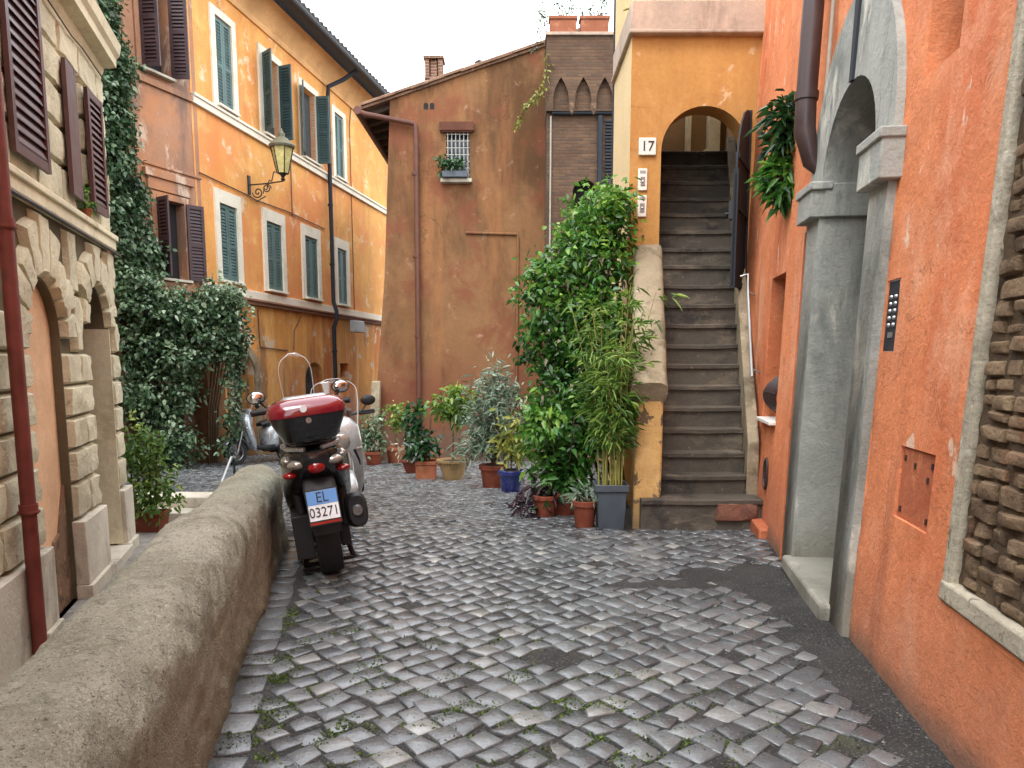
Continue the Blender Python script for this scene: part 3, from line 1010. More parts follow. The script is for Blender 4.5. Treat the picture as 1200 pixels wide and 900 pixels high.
# outer wall of the stairs with its rising concrete coping
w = MB()
def zc(Y): return 1.14 + (Y - 6.28) * .74
prof = [(6.28, -.6), (7.94, -.6), (7.94, zc(7.94) - .02), (6.28, zc(6.28) - .02)]
rings = []
for off in (0, .245):
    rings.append([(xl(Y) - .255 + off + (.03 if (off == 0 and z > 1) else 0), Y, z) for Y, z in prof])
w.loft(rings)
keep(w.build('stair_wall', M['ochre_worn'], bevel=.02), sc_)
w = MB()
rings = []
for j in range(26):
    t = j / 25
    Y = 6.22 + 1.72 * t
    z = 1.14 + (Y - 6.28) * .74 + .05 * math.sin(math.pi * t) + (.05 * smooth(.85, 1, t))
    c = xl(Y) - .13
    hw = .145 if j > 2 else .15
    ring = []
    for k in range(16):
        a = 2 * math.pi * k / 16
        x = hw * math.copysign(abs(math.cos(a)) ** .5, math.cos(a))
        q = .10 * math.copysign(abs(math.sin(a)) ** .6, math.sin(a))
        nn = .012 * fnoise(x * 9, Y * 5, k)
        ring.append((c + x + nn, Y - q * .55 + (0 if j else .02), z + q * .9 + nn))
    rings.append(ring)
w.loft(rings)
keep(w.build('coping', M['concrete'], angle=60), sc_)
w = MB()
rings = []
for Y in (6.42, 7.0, 7.6, 8.2, 8.8, 9.4):
    z = .27 + (Y - 6.2) * 1.10 + .16
    b = wall_x(Y) + .03 * z
    rings.append([(b - .115, Y, z - .9), (b - .115, Y, z), (b - .02, Y, z + .02), (b, Y, z - .9)])
w.loft(rings)
keep(w.build('stringer', M['concrete'], bevel=.01), sc_)
w = MB()
def hr(Y, z): return FR(Y, .07, z)
w.tube([hr(6.70, 1.22), hr(7.30, 2.06), hr(7.34, 2.16), (2.14, 7.36, 2.14)], .013, 10)
for Y, z in ((6.75, 1.29), (7.25, 1.99)): w.tube([FR(Y, 0, z - .03), hr(Y, z)], .008, 6)
keep(w.build('handrail', M['greymetal']), sc_)
# iron gate leaf standing open
gx0, gy0, gx1, gy1 = 2.335, 7.90, 2.045, 7.28
gd = Vector((gx1 - gx0, gy1 - gy0, 0)); gl = gd.length; gd.normalize()
gn = Vector((gd.y, -gd.x, 0))
def FG(a, b, z): return (gx0 + gd.x * a + gn.x * b, gy0 + gd.y * a + gn.y * b, z)
gt = empty('iron_gate', 'dark sheet iron gate leaf standing open against the right wall of the stairs', 'gate', (gx0, gy0, 2.1))
w = MB(); w.prism([(0, 2.10), (gl, 2.05), (gl, 3.05)] + [(gl - gl * (1 - math.cos(math.pi * t / 12)) / 1, 3.05 + .72 * math.sin(math.pi * t / 12)) for t in range(1, 7)] + [(0, 3.78)], -.008, .008, FG)
keep(w.build('leaf', M['gate']), gt)
w = MB()
w.box(0, .04, -.022, .022, 2.06, 3.78, FG); w.box(gl - .04, gl, -.022, .022, 2.03, 3.1, FG)
for z in (2.06, 2.75, 3.2): w.box(.04, gl - .04, -.02, .02, z, z + .05, FG)
keep(w.build('gate_frame', M['gate']), gt)
w = MB(); w.box(gl - .14, gl - .02, .02, .06, 2.66, 2.82, FG); w.tube([FG(gl - .1, .06, 2.72), FG(gl - .1, .10, 2.72), FG(gl - .2, .10, 2.72)], .012, 8)
keep(w.build('lock', M['black']), gt)

# ================================================================== LEFT: CREAM RUSTICATED HOUSE
d3 = Vector((-.27, .963, 0)).normalized()
n3 = Vector((d3.y, -d3.x, 0))
FC = frame((-4.56, 9.2), d3, n3)
ch = empty('rusticated_house', 'cream house of rough rusticated stone at left with a red brown drainpipe', 'house', FC(-2.5, 0, -.72))
w = MB()
S0, S1 = -12.0, -.72
blind = arch(-3.66, -2.75, -.72, 1.54, 16)
doorh = arch(-1.93, -1.13, -.66, 1.69, 16)
winh = rect(-2.06, -1.65, 2.82, 3.98)
w.holed([(S0, -1), (S1, -1), (S1, 4.8), (S0, 4.8)], [blind, doorh, winh], 0, [.07, .34, .2], FC)
w.add([FC(S1, 0, -1), FC(S1, -6, -1), FC(S1, -6, 4.8), FC(S1, 0, 4.8)], [(0, 1, 2, 3)])
keep(w.build('wall', M['joint']), ch)
st = MB()
k = 0
def block(s0, s1, z0, z1, d1=.06, rough=.013):
    global k
    k += 1
    st.pillow(lambda u, v, d: FC(u, d, v), s0 + .008, s1 - .008, z0 + .009, z1 - .009, .002, d1 + random.uniform(-.008, .008), 9, 7, rough, .022, k)
courses = [-.02, .30, .59, .87, 1.15, 1.43, 1.71]
for i, (z0, z1) in enumerate(zip(courses, courses[1:])):
    sh = .14 if i % 2 else 0
    for a, b in ((-8.0, -7.0), (-7.0, -6.1 + sh), (-6.1 + sh, -5.25), (-5.25, -4.55 + sh), (-4.55 + sh, -3.68)): block(a, b, z0, z1)
    if z1 < 1.6:
        if i % 2: block(-2.74, -1.95, z0, z1)
        else: block(-2.74, -2.3, z0, z1); block(-2.3, -1.95, z0, z1)
        block(-1.12, -.72, z0, z1)
def voussoirs(c, r, zs, nb, tops, lo=0, hi=180):
    global k
    for j in range(nb):
        a0, a1 = R(lo + (hi - lo) * j / nb), R(lo + (hi - lo) * (j + 1) / nb)
        ro = tops[j]
        k += 1
        def Mp(u, v, d, a0=a0, a1=a1, ro=ro):
            a = a0 + (a1 - a0) * v
            rr = r + (ro - r) * u
            return FC(c + rr * math.cos(a), d, zs + rr * math.sin(a))
        st.pillow(Mp, .015, .985, .03, .97, .002, .075, 6, 6, .014, .08, k)
voussoirs(-3.205, .465, 1.54, 9, [.74, .86, .78, .92, .98, .92, .78, .86, .74])
voussoirs(-1.53, .41, 1.69, 7, [.62, .78, .74, .82, .74, .78, .62])
# spandrels and the wide courses above the string course
for a, b in ((-6.9, -6.0), (-6.0, -5.1), (-5.1, -4.25)):
    block(a, b, 1.71, 2.1); block(a + .2, b + .2, 2.1, 2.5)
block(-2.46, -2.18, 1.43, 1.95, .06); block(-.93, -.72, 1.43, 1.78, .06); block(-.95, -.72, 1.80, 2.1, .06); block(-1.05, -.72, 2.1, 2.5, .06)
block(-2.5, -2.2, 1.95, 2.5, .06)
up = [2.70, 3.02, 3.34, 3.66, 3.98, 4.28]
for i, (z0, z1) in enumerate(zip(up, up[1:])):
    off = .3 if i % 2 else 0
    s = -8.0 + off
    while s < -.74:
        s1 = min(s + random.choice((.62, .7, .78)), -.72)
        if s1 > -2.08 and s < -1.63 and z0 < 3.9:
            if s < -2.14: block(s, -2.08, z0, z1, .056, .010)
            if s1 > -1.57: block(-1.63, s1, z0, z1, .056, .010)
        else: block(s, s1, z0, z1, .056, .010)
        s = s1
keep(st.build('stone_blocks', M['cream'], angle=38), ch)
w = MB(); w.box(S0, S1 + .03, -.01, .085, 2.53, 2.67, FC); w.box(S0, S1 + .04, -.01, .11, 2.63, 2.69, FC)
keep(w.build('string_course', M['cream_flat'], bevel=.012), ch)
w = MB()
prof = [(0, 4.24), (.05, 4.24), (.06, 4.30), (.08, 4.33), (.09, 4.38), (.21, 4.40), (.215, 4.48), (.25, 4.52), (.27, 4.62), (.0, 4.68)]
rings = [[FC(s, d, z) for d, z in prof] for s in (S0, S1 - .05)]
w.loft(rings)
keep(w.build('cornice', M['cream_flat'], angle=20), ch)
w = MB()
for a, b in ((-2.76, -1.94), (-1.13, -.71), (-4.0, -3.67)):
    w.box(a, b, -.01, .10, -.60, -.03, FC)
    w.box(a - .01, b + .01, -.01, .13, -.80, -.60, FC)
w.box(-12, -4.0, -.01, .10, -.80, -.03, FC)
keep(w.build('plinth', M['travertine'], bevel=.01), ch)
w = MB(); w.box(-3.68, -2.73, -.10, -.07, -.8, 2.05, FC)
fi = keep(w.build('blind_arch', M['pinkfill']), ch)
w = MB(); w.prism([(-3.66, -.72), (-2.76, -.72), (-2.76, .30), (-2.9, .05), (-2.97, -.08), (-3.12, -.12), (-3.2, -.26), (-3.4, -.3), (-3.66, -.45)], -.071, -.045, FC)
keep(w.build('bare_brick', M['oldbrick']), fi)
w = MB(); w.prism(arch(-1.92, -1.14, -.64, 1.69, 14), -.36, -.31, FC)
for s0 in (-1.88, -1.51): w.box(s0, s0 + .33, -.31, -.295, -.4, 1.5, FC)
do = keep(w.build('door', M['teal_dark']), ch)
w = MB(); w.box(-1.96, -1.10, -.34, .14, -.74, -.62, FC)
keep(w.build('doorstep', M['travertine'], bevel=.012), ch)
w = MB(); w.box(-1.15, -1.128, -.34, .05, -.6, 1.68, FC)
keep(w.build('door_jamb', M['cream_flat']), ch)

def shutter(F, s0, s1, z0, z1, d0, mat, parent, th=.035, pitch=.065, rail=None, st_w=.06, name='shutter'):
    m = MB()
    m.box(s0, s0 + st_w, d0, d0 + th, z0, z1, F)
    m.box(s1 - st_w, s1, d0, d0 + th, z0, z1, F)
    rails = [z0, z1 - st_w * 1.2] + ([z0 + (z1 - z0) * rail] if rail else [])
    for zr in rails: m.box(s0 + st_w, s1 - st_w, d0 + .002, d0 + th - .002, zr, zr + st_w * 1.2, F)
    z = z0 + st_w * 1.2 + .01
    while z < z1 - st_w * 1.2 - pitch * .4:
        m.add([F(s, d, q) for s in (s0 + st_w, s1 - st_w) for d, q in ((d0 + .004, z + pitch * .72), (d0 + th - .006, z), (d0 + th - .006, z + .012), (d0 + .004, z + pitch * .72 + .012))],
              [(0, 1, 2, 3), (4, 7, 6, 5), (0, 4, 5, 1), (1, 5, 6, 2), (2, 6, 7, 3), (3, 7, 4, 0)])
        z += pitch
    m.box(s0 + st_w, s1 - st_w, d0, d0 + .004, z0 + .05, z1 - .05, F)
    return keep(m.build(name, mat), parent)

w = MB(); w.box(-2.08, -1.63, -.22, -.19, 2.80, 4.0, FC)
wo = keep(w.build('window', M['glass']), ch)
w = MB()
for a, b in ((-2.06, -2.0), (-1.71, -1.65), (-1.88, -1.84)): w.box(a, b, -.19, -.14, 2.82, 3.98, FC)
for z in (2.82, 3.4, 3.92): w.box(-2.0, -1.71, -.188, -.142, z, z + .05, FC)
keep(w.build('sash', M['cream_flat']), wo)
shutter(hinge(FC, -2.05, .07, R(180 - 1)), 0, .35, 2.80, 3.92, -.035, M['wine'], wo)
shutter(hinge(FC, -1.66, .075, R(3)), 0, .48, 2.80, 3.92, 0, M['wine'], wo)
w = MB(); w.box(-4.8, -3.87, -.02, .012, 2.80, 4.25, FC)
wo2 = keep(w.build('window', M['dark']), ch)
shutter(hinge(FC, -3.85, .075, R(2)), 0, .72, 2.80, 4.12, 0, M['wine'], wo2, pitch=.08)
shutter(hinge(FC, -4.82, .075, R(180 - 2)), 0, .72, 2.80, 4.12, -.035, M['wine'], wo2, pitch=.08)
w = MB()
ps = -4.33
w.tube([FC(ps, .15, -.9), FC(ps, .15, .15), FC(ps, .15, 4.4)], .047, 14)
for z in (.34, 2.2, 3.6): w.tube([FC(ps, .15, z), FC(ps, .15, z + .07)], .058, 14); w.tube([FC(ps, .15, z + .01), FC(ps, .15, z + .025)], .068, 14)
keep(w.build('drainpipe', M['redpipe']), ch)
w = MB(); w.tube([FC(-4.6, .10, 2.50), FC(-3.4, .10, 2.505), FC(-2, .10, 2.50), FC(-.55, .09, 2.495)], .014, 6)
w.tube([FC(-3, .08, 4.27), FC(-2, .085, 4.24), FC(-1.6, .08, 4.28), FC(-.6, .09, 4.26)], .007, 5)
keep(w.build('cable', M['black']), ch)

# ================================================================== BACK LEFT: PINK HOUSE AND ORANGE HOUSE
d1 = Vector((.253, 1, 0)).normalized()
n1 = Vector((d1.y, -d1.x, 0))
P0 = (-4.233, 24.0)
FW = frame(P0, d1, n1, .0085, -7.3)
orh = empty('orange_house', 'long bright orange house with white framed green shutters and dark eaves', 'house', FW(-4, 0, -1.2))
upw = [(-7.72, -6.85), (-6.0, -5.0), (-4.24, -3.25), (-2.52, -1.71)]
low = [(-7.85, -6.93), (-6.09, -5.12), (-4.34, -3.37), (-2.57, -1.70)]
bd = .15
ZU0, ZU1, ZL0, ZL1 = 6.52, 8.47, 2.96, 4.86
hu = [rect(a + bd, b - bd, ZU0 + .06, ZU1 - bd) for a, b in upw]
hl = [rect(a + bd, b - bd, ZL0 + .04, ZL1 - .26) for a, b in low]
w = MB()
w.holed([(-8.42, 2.72), (2.2, 2.72), (2.2, 9.5), (-8.42, 9.5)], hu + hl, 0, .16, FW)
keep(w.build('wall', M['orange']), orh)
w = MB()
ad, a2 = arch(-7.52, -6.70, -1.6, 1.06, 14), arch(-4.38, -3.38, -1.6, .82, 14)
sq = rect(-2.42, -1.90, .88, 1.30)
w.holed([(-8.42, -1.9), (2.2, -1.9), (2.2, 2.72), (-8.42, 2.72)], [ad, a2, sq], .02, [.35, .35, .25], FW)
keep(w.build('ground_floor_wall', M['orange_low']), orh)
w = MB(); w.add([FW(2.2, 0, -1.9), FW(2.2, -5, -1.9), FW(2.2, -5, 9.5), FW(2.2, 0, 9.5)], [(0, 1, 2, 3)])
keep(w.build('end_wall', M['orange']), orh)
w = MB(); w.box(-8.42, 2.2, -.01, .07, 6.30, 6.47, FW); w.box(-8.42, 2.2, -.01, .10, 6.43, 6.49, FW)
keep(w.build('string_course', M['white_frame'], bevel=.01), orh)
w = MB(); w.box(-8.42, 2.2, .0, .06, 2.72, 2.90, FW)
keep(w.build('string_course', M['white_frame'], bevel=.01), orh)
w = MB(); w.box(-8.42, 2.2, .0, .12, 2.58, 2.72, FW); w.box(-8.42, 2.2, .0, .16, 2.66, 2.70, FW)
keep(w.build('string_course', plaster('brown_moulding', srgb(132, 96, 76)), bevel=.01), orh)
w = MB()
prof = [(0, 8.82), (.05, 8.82), (.07, 8.90), (.05, 8.95), (.12, 9.12), (.30, 9.36), (.34, 9.42), (.0, 9.5)]
w.loft([[FW(s, d, z) for d, z in prof] for s in (-8.42, 2.2)])
keep(w.build('cornice', plaster('peach_cornice', srgb(226, 178, 122), [(srgb(190, 140, 92), 2, .5, .7, .5, ONE)]), angle=15), orh)
w = MB()
w.add([FW(-8.5, .72, 9.46), FW(2.2, .72, 9.46), FW(2.2, -4.5, 11.2), FW(-8.5, -4.5, 11.2), FW(-8.5, .72, 9.40), FW(2.2, .72, 9.40), FW(2.2, -4.5, 11.1), FW(-8.5, -4.5, 11.1)],
      [(0, 1, 2, 3), (4, 7, 6, 5), (0, 4, 5, 1), (1, 5, 6, 2), (3, 2, 6, 7), (0, 3, 7, 4)])
s = -8.4
while s < 2.2:
    w.tube([FW(s, .80, 9.50 + random.uniform(-.01, .01)), FW(s, .2, 9.68)], .085, 8)
    s += .21
ro = keep(w.build('roof', M['darkeave']), orh)
w = MB()
g = [FW(s, .80, 9.38 - .0) for s in (-8.5, -3, 2.2)]
w.tube(g, .075, 10)
keep(w.build('gutter', M['darkeave']), ro)

def win_orange(a, b, z0, z1, top, mat, opened=None, sill=True):
    w = MB()
    fr = tessellate_polygon([[Vector((s, z, 0)) for s, z in rect(a, b, z0, z1)], [Vector((s, z, 0)) for s, z in rect(a + bd, b - bd, z0 + .05, z1 - top)]])
    o_, i_ = rect(a, b, z0, z1), rect(a + bd, b - bd, z0 + .05, z1 - top)
    fl = o_ + i_
    w.add([FW(s, .045, z) for s, z in fl], [tuple(t) for t in fr])
    w.add([FW(s, .045, z) for s, z in o_] + [FW(s, 0, z) for s, z in o_], [(i, (i + 1) % 4, 4 + (i + 1) % 4, 4 + i) for i in range(4)])
    w.add([FW(s, .045, z) for s, z in i_] + [FW(s, -.12, z) for s, z in i_], [(i, (i + 1) % 4, 4 + (i + 1) % 4, 4 + i) for i in range(4)])
    wo = keep(w.build('window', M['white_frame']), orh)
    if sill:
        m = MB(); m.box(a + .08, b - .08, .0, .13, z0 + .0, z0 + .05, FW)
        keep(m.build('sill', M['white_frame'], bevel=.006), wo)
    sa, sb, mid = a + bd + .01, b - bd - .01, (a + b) / 2
    za, zb = z0 + .07, z1 - top - .015
    m = MB(); m.box(sa, sb, -.15, -.13, za, zb, FW)
    keep(m.build('pane', M['glass']), wo)
    if not opened:
        shutter(FW, sa, mid - .004, za, zb, -.03, mat, wo, rail=.45)
        shutter(FW, mid + .004, sb, za, zb, -.03, mat, wo, rail=.45)
    else:
        L_, R_ = opened
        if L_ is not None: shutter(hinge(FW, sa - .03, .05, R(L_)), 0, mid - sa, za, zb, -.035, mat, wo, rail=.45)
        if R_ is not None: shutter(hinge(FW, sb + .03, .05, R(180 - R_)), 0, sb - mid, za, zb, 0, mat, wo, rail=.45)
    return wo
win_orange(*upw[0], ZU0, ZU1, .15, M['teal'])
win_orange(*upw[1], ZU0, ZU1, .15, M['teal_dark'], (118, 80))
win_orange(*upw[2], ZU0, ZU1, .15, M['teal_dark'], (150, 95))
win_orange(*upw[3], ZU0, ZU1, .15, M['teal'])
for a, b in low: win_orange(a, b, ZL0, ZL1, .27, M['teal'])
# ground-floor openings
w = MB(); w.prism(arch(-7.5, -6.72, -1.6, 1.06, 12), -.38, -.3, FW)
keep(w.build('door', M['darkwood']), orh)
w = MB()
i_, o_ = arch(-7.53, -6.69, -1.6, 1.06, 14), arch(-7.72, -6.50, -1.6, 1.06, 14, rise=.62)
tri = tessellate_polygon([[Vector((s, z, 0)) for s, z in o_], [Vector((s, z, 0)) for s, z in i_]])
w.add([FW(s, .07, z) for s, z in o_ + i_], [tuple(t) for t in tri])
for lp in (i_, o_):
    n = len(lp)
    w.add([FW(s, .07, z) for s, z in lp] + [FW(s, 0, z) for s, z in lp], [(i, (i + 1) % n, n + (i + 1) % n, n + i) for i in range(1, n)])
keep(w.build('door_surround', M['concrete']), orh)
w = MB(); w.prism(arch(-4.36, -3.40, -1.6, .82, 12), -.36, -.3, FW)
keep(w.build('door', M['dark']), orh)
w = MB(); w.box(-2.45, -1.88, -.25, -.22, .85, 1.33, FW)
keep(w.build('vent', M['dark']), orh)
w = MB(); w.box(-2.05, -1.45, .16, .34, 2.22, 2.56, FW)
keep(w.build('meter_box', M['greypvc'], bevel=.02), orh)
w = MB()
w.tube([FW(-2.35, .72, 9.36), FW(-2.55, .4, 9.05), FW(-2.9, .15, 8.75), FW(-2.92, .13, 8.4), FW(-2.94, .14, 3), FW(-2.94, .22, 2.75), FW(-2.94, .22, 2.55), FW(-2.94, .13, 2.3), FW(-2.94, .13, -1.5)], .055, 10)
for z in (7.5, 5.6, 4.0, 1.6): w.tube([FW(-2.94, .13, z), FW(-2.94, .13, z + .06)], .07, 10)
keep(w.build('drainpipe', M['gate']), orh)
w = MB()
w.tube([FW(-8.3, .03, 5.02), FW(-6.6, .03, 4.98), FW(-6.3, .03, 4.95), FW(-5, .03, 5.0), FW(-3.1, .03, 4.96)], .014, 5)
w.tube([FW(-4.75, .03, 6.3), FW(-4.75, .03, 4.95)], .012, 5)
w.tube([FW(-1.3, .03, 9.0), FW(-1.45, .03, 8.3), FW(-1.45, .03, 2.9)], .012, 5)
w.tube([FW(-6.45, .04, 2.5), FW(-6.42, .04, 1.65), FW(-5.2, .04, 1.6)], .014, 5)
w.tube([FW(-4.55, .05, 2.5), FW(-4.9, .05, 2.1), FW(-4.95, .05, 1.6)], .012, 5)
keep(w.build('cable', M['copper']), orh)

# wall lantern
lp = empty('wall_lantern', 'old iron street lantern on a scrolled bracket fixed to the orange house', 'street lamp', FW(-6.55, 0, 5.2))
def FL(d, z, s=0): return FW(-6.55 + s, d, z)
w = MB()
w.box(-6.59, -6.51, 0, .035, 5.02, 5.42, FW)
w.tube([FL(.03, 5.22), FL(.5, 5.23), FL(.86, 5.26)], .016, 8)
pts = [FL(.06 + .17 + .17 * math.cos(t) * (1 - t / 14), 5.05 + .16 * math.sin(t) * (1 - t / 14)) for t in np.linspace(math.pi, math.pi + 9.5, 46)]
w.tube(pts, .014, 7)
pts = [FL(.46 + .10 * math.cos(t) * (1 - t / 16), 5.12 + .09 * math.sin(t) * (1 - t / 16)) for t in np.linspace(0, 8, 34)]
w.tube(pts, .012, 7)
pts = [FL(.36 + .10 * t, 5.02 + .14 * t + .05 * math.sin(t * 5)) for t in np.linspace(0, 3.2, 24)]
w.tube(pts, .012, 7)
w.tube([FL(.03, 4.98), FL(.2, 4.86), FL(.42, 4.96)], .013, 7)
keep(w.build('bracket', M['black']), lp)
cx = FL(.86, 5.3)
w = MB()
w.lathe([(.03, -.04), (.05, 0), (.03, .04), (.06, .09), (.13, .12)], cx, 12)
for k in range(6):
    a = 2 * math.pi * k / 6
    w.tube([(cx[0] + .125 * math.cos(a), cx[1] + .125 * math.sin(a), cx[2] + .12), (cx[0] + .245 * math.cos(a), cx[1] + .245 * math.sin(a), cx[2] + .66)], .013, 6)
keep(w.build('lantern_frame', M['black']), lp)
w = MB(); w.lathe([(.115, .125), (.235, .655)], cx, 6)
keep(w.build('lamp_glass', simple('old_lamp_glass', srgb(196, 184, 120), .25, var=.15)), lp)
w = MB(); w.lathe([(.27, .655), (.285, .70), (.20, .78), (.12, .86), (.075, .88), (.075, .95), (.03, 1.0), (.02, 1.06)], cx, 12)
keep(w.build('lantern_cap', simple('verdigris_cap', srgb(96, 92, 72), .6)), lp)

# pink house
d2 = Vector((.37, 1, 0)).normalized()
n2 = Vector((d2.y, -d2.x, 0))
FK = frame((-6.27, 15.93), d2, n2)
pk = empty('pink_house', 'faded pink plaster house with dark brown shutters half hidden by ivy', 'house', FK(-1.5, 0, -.8))
w = MB()
w.holed([(-7, -1.6), (.06, -1.6), (.06, 10), (-7, 10)], [rect(-1.30, -.62, 6.62, 8.4), rect(-1.15, -.45, 2.90, 4.36), rect(-1.5, -.72, -1.3, .75)], .0, .2, FK)
w.add([FK(.06, 0, -1.6), FK(.06, -.5, -1.6), FK(.06, -.5, 10), FK(.06, 0, 10)], [(0, 1, 2, 3)])
keep(w.build('wall', M['pink']), pk)
w = MB(); w.box(-7, .08, 0, .05, 6.36, 6.48, FK)
keep(w.build('string_course', M['pink'], bevel=.01), pk)
w = MB(); w.box(-7, .08, 0, .03, 4.93, 4.98, FK)
keep(w.build('string_course', M['pink'], bevel=.01), pk)
w = MB(); w.box(-1.34, -.28, .0, .07, 2.66, 2.84, FK)
keep(w.build('window_ledge', M['pink'], bevel=.01), pk)
def win_pink(a, b, z0, z1, Lo, Ro):
    w = MB(); w.box(a - .02, b + .02, -.22, -.18, z0 - .02, z1 + .02, FK)
    wo = keep(w.build('window', M['dark']), pk)
    w = MB()
    for s0, s1, q0, q1 in ((a - .12, a, z0, z1 + .12), (b, b + .12, z0, z1 + .12), (a, b, z1, z1 + .12)): w.box(s0, s1, 0, .04, q0, q1, FK)
    keep(w.build('frame', M['pink'], bevel=.006), wo)
    w = MB(); w.box(a - .05, b + .05, 0, .12, z0 - .05, z0 - .002, FK)
    keep(w.build('sill', M['travertine'], bevel=.006), wo)
    wd = (b - a) / 2
    shutter(hinge(FK, a - .02, .05, R(Lo)), 0, wd, z0, z1, -.035, M['darkwine'], wo, rail=.45)
    shutter(hinge(FK, b + .02, .05, R(180 - Ro)), 0, wd, z0, z1, 0, M['darkwine'], wo, rail=.45)
win_pink(-1.15, -.45, 2.90, 4.36, 105, 160)
win_pink(-1.30, -.62, 6.62, 8.4, 75, 110)
w = MB(); w.box(-1.42, -.2, 0, .09, 4.72, 4.86, FK); w.box(-1.34, -.28, 0, .05, 4.5, 4.72, FK)
keep(w.build('window_hood', M['pink'], bevel=.01), pk)
w = MB(); w.box(-1.52, -.70, -.24, -.18, -1.4, .78, FK)
keep(w.build('door', M['darkwood']), pk)
w = MB(); w.box(-.46, .04, .02, .40, -1.5, 1.6, FK)
keep(w.build('buttress', plaster('stained_buttress', srgb(132, 96, 66), [(srgb(92, 72, 54), 1.6, .46, .64, .8, STREAK), (srgb(176, 110, 60), 1.2, .52, .66, .7, STREAK)], bump=.7), bevel=.02), pk)

# ================================================================== BACK: BROWN HOUSE AND BRICK TOWER
YB = 16.0
def FB(s, d, z): return (s, YB - d, z)
bh = empty('brown_house', 'tall brown plaster house closing the view with sloping roof and one small barred window', 'house', (-1, YB, -.75))
w = MB()
zr = lambda x: 6.44 + (x + 2.45) * .325
outl = [(-2.95, -1.4), (1.6, -1.4), (1.6, zr(1.6)), (-2.42, zr(-2.42)), (-2.42, 6.4), (-2.60, 3.0), (-2.86, .2)]
w.holed(outl, [rect(-1.31, -.85, 4.95, 5.83)], 0, .2, FB)
lft = [(-2.95, -1.4), (-2.86, .2), (-2.60, 3.0), (-2.42, 6.4)]
w.add([(x, YB, z) for x, z in lft] + [(x, YB + 8, z) for x, z in lft], [(i, i + 1, 5 + i, 4 + i) for i in range(3)])
keep(w.build('wall', M['brown']), bh)
w = MB()
def slab(x0, x1, y0, y1, t0, t1): 
    w.add([(x, y, zr(x) + t) for x in (x0, x1) for y in (y0, y1) for t in (t0, t1)], [(0, 1, 3, 2), (4, 6, 7, 5), (0, 4, 5, 1), (2, 3, 7, 6), (0, 2, 6, 4), (1, 5, 7, 3)])
slab(-3.0, 1.6, YB - .05, YB + 7, .0, .05)
x = -2.98
while x < 1.5:
    t = random.uniform(-.012, .012)
    slab(x, x + .36, YB - .09 + random.uniform(-.02, .02), YB + .35, .052 + t, .085 + t + random.uniform(0, .015))
    y = YB + .0
    while y < YB + 2.0:
        rr = [[(xx, y + .09 * math.cos(a), zr(xx) + .06 + .075 * math.sin(a)) for a in np.linspace(0, math.pi, 6)] for xx in (x, x + .38)]
        w.loft(rr, cap=False, closed=False)
        y += .2
    x += .33
ro = keep(w.build('roof', M['rooftile']), bh)
for k in range(14):
    w = MB()
    y = YB + .15 + k * .5
    w.add([(xx, yy, zr(xx) + t) for xx in (-2.98, -2.3) for yy in (y, y + .09) for t in (-.11, -.002)], [(0, 1, 3, 2), (4, 6, 7, 5), (0, 4, 5, 1), (2, 3, 7, 6), (0, 2, 6, 4), (1, 5, 7, 3)])
    keep(w.build('rafter', M['wood_dark']), ro)
w = MB(); w.tube([(-3.05, YB - .1, 6.24), (-3.05, YB + 7, 6.24)], .08, 10)
w.tube([(-3.04, YB - .02, 6.24), (-2.9, YB - .1, 6.16), (-1.93, YB - .1, 5.98), (-1.90, YB - .1, 5.9), (-1.93, YB - .1, .3), (-1.94, YB - .1, -.8)], .052, 10)
for z in (5, 3.4, 1.8, .35): w.tube([(-1.93, YB - .1, z), (-1.93, YB - .1, z + .05)], .065, 10)
keep(w.build('drainpipe', M['copper']), bh)
w = MB(); w.box(-1.76, -1.46, 16.7, 17.0, 6.5, 7.08); w.box(-1.80, -1.42, 16.66, 17.04, 7.08, 7.12)
for x0, x1 in ((-1.79, -1.70), (-1.52, -1.43)): w.box(x0, x1, 16.67, 17.03, 7.12, 7.48)
w.box(-1.68, -1.54, 16.72, 16.98, 7.12, 7.46)
w.box(-1.82, -1.40, 16.64, 17.06, 7.48, 7.53)
keep(w.build('chimney', M['redbrick'], bevel=.008), ro)
w = MB(); w.tube([(-.67, 16.6, 6.9), (-.67, 16.6, 7.35)], .05, 8); w.lathe([(.1, 7.33), (.1, 7.37), (.02, 7.43)], (-.67, 16.6, 0), 10)
keep(w.build('flue', M['gate']), ro)
w = MB(); w.box(-1.34, -.82, -.22, -.18, 4.9, 5.86, FB)
wo = keep(w.build('window', M['glass']), bh)
w = MB(); w.box(-1.44, -.76, -.02, .10, 5.86, 6.02, FB); w.box(-1.42, -.78, -.02, .07, 5.83, 5.86, FB)
keep(w.build('lintel', plaster('dark_lintel', srgb(96, 60, 46))), wo)
w = MB()
for k in range(6): s = -1.28 + k * .08; w.tube([FB(s, .02, 4.95), FB(s, .02, 5.83)], .009, 5)
for k in range(7): z = 5.02 + k * .13; w.tube([FB(-1.31, .025, z), FB(-.85, .025, z)], .008, 5)
keep(w.build('bars', simple('pale_iron', srgb(170, 168, 160), .5)), wo)
w = MB(); w.box(-1.42, -.80, -.02, .16, 4.86, 4.93, FB)
keep(w.build('sill', M['travertine'], bevel=.006), wo)
w = MB(); w.tube([FB(-.93, .02, 3.90), FB(.10, .02, 3.87), FB(.12, .02, 3.80), FB(.08, .02, -.6)], .028, 8)
keep(w.build('conduit', M['brown']), bh)
w = MB()
for s in (-1.75, -1.63): w.prism(arch(s, s + .09, 6.28, 6.36, 6), -.0, .004, FB)
keep(w.build('vent', M['dark']), bh)

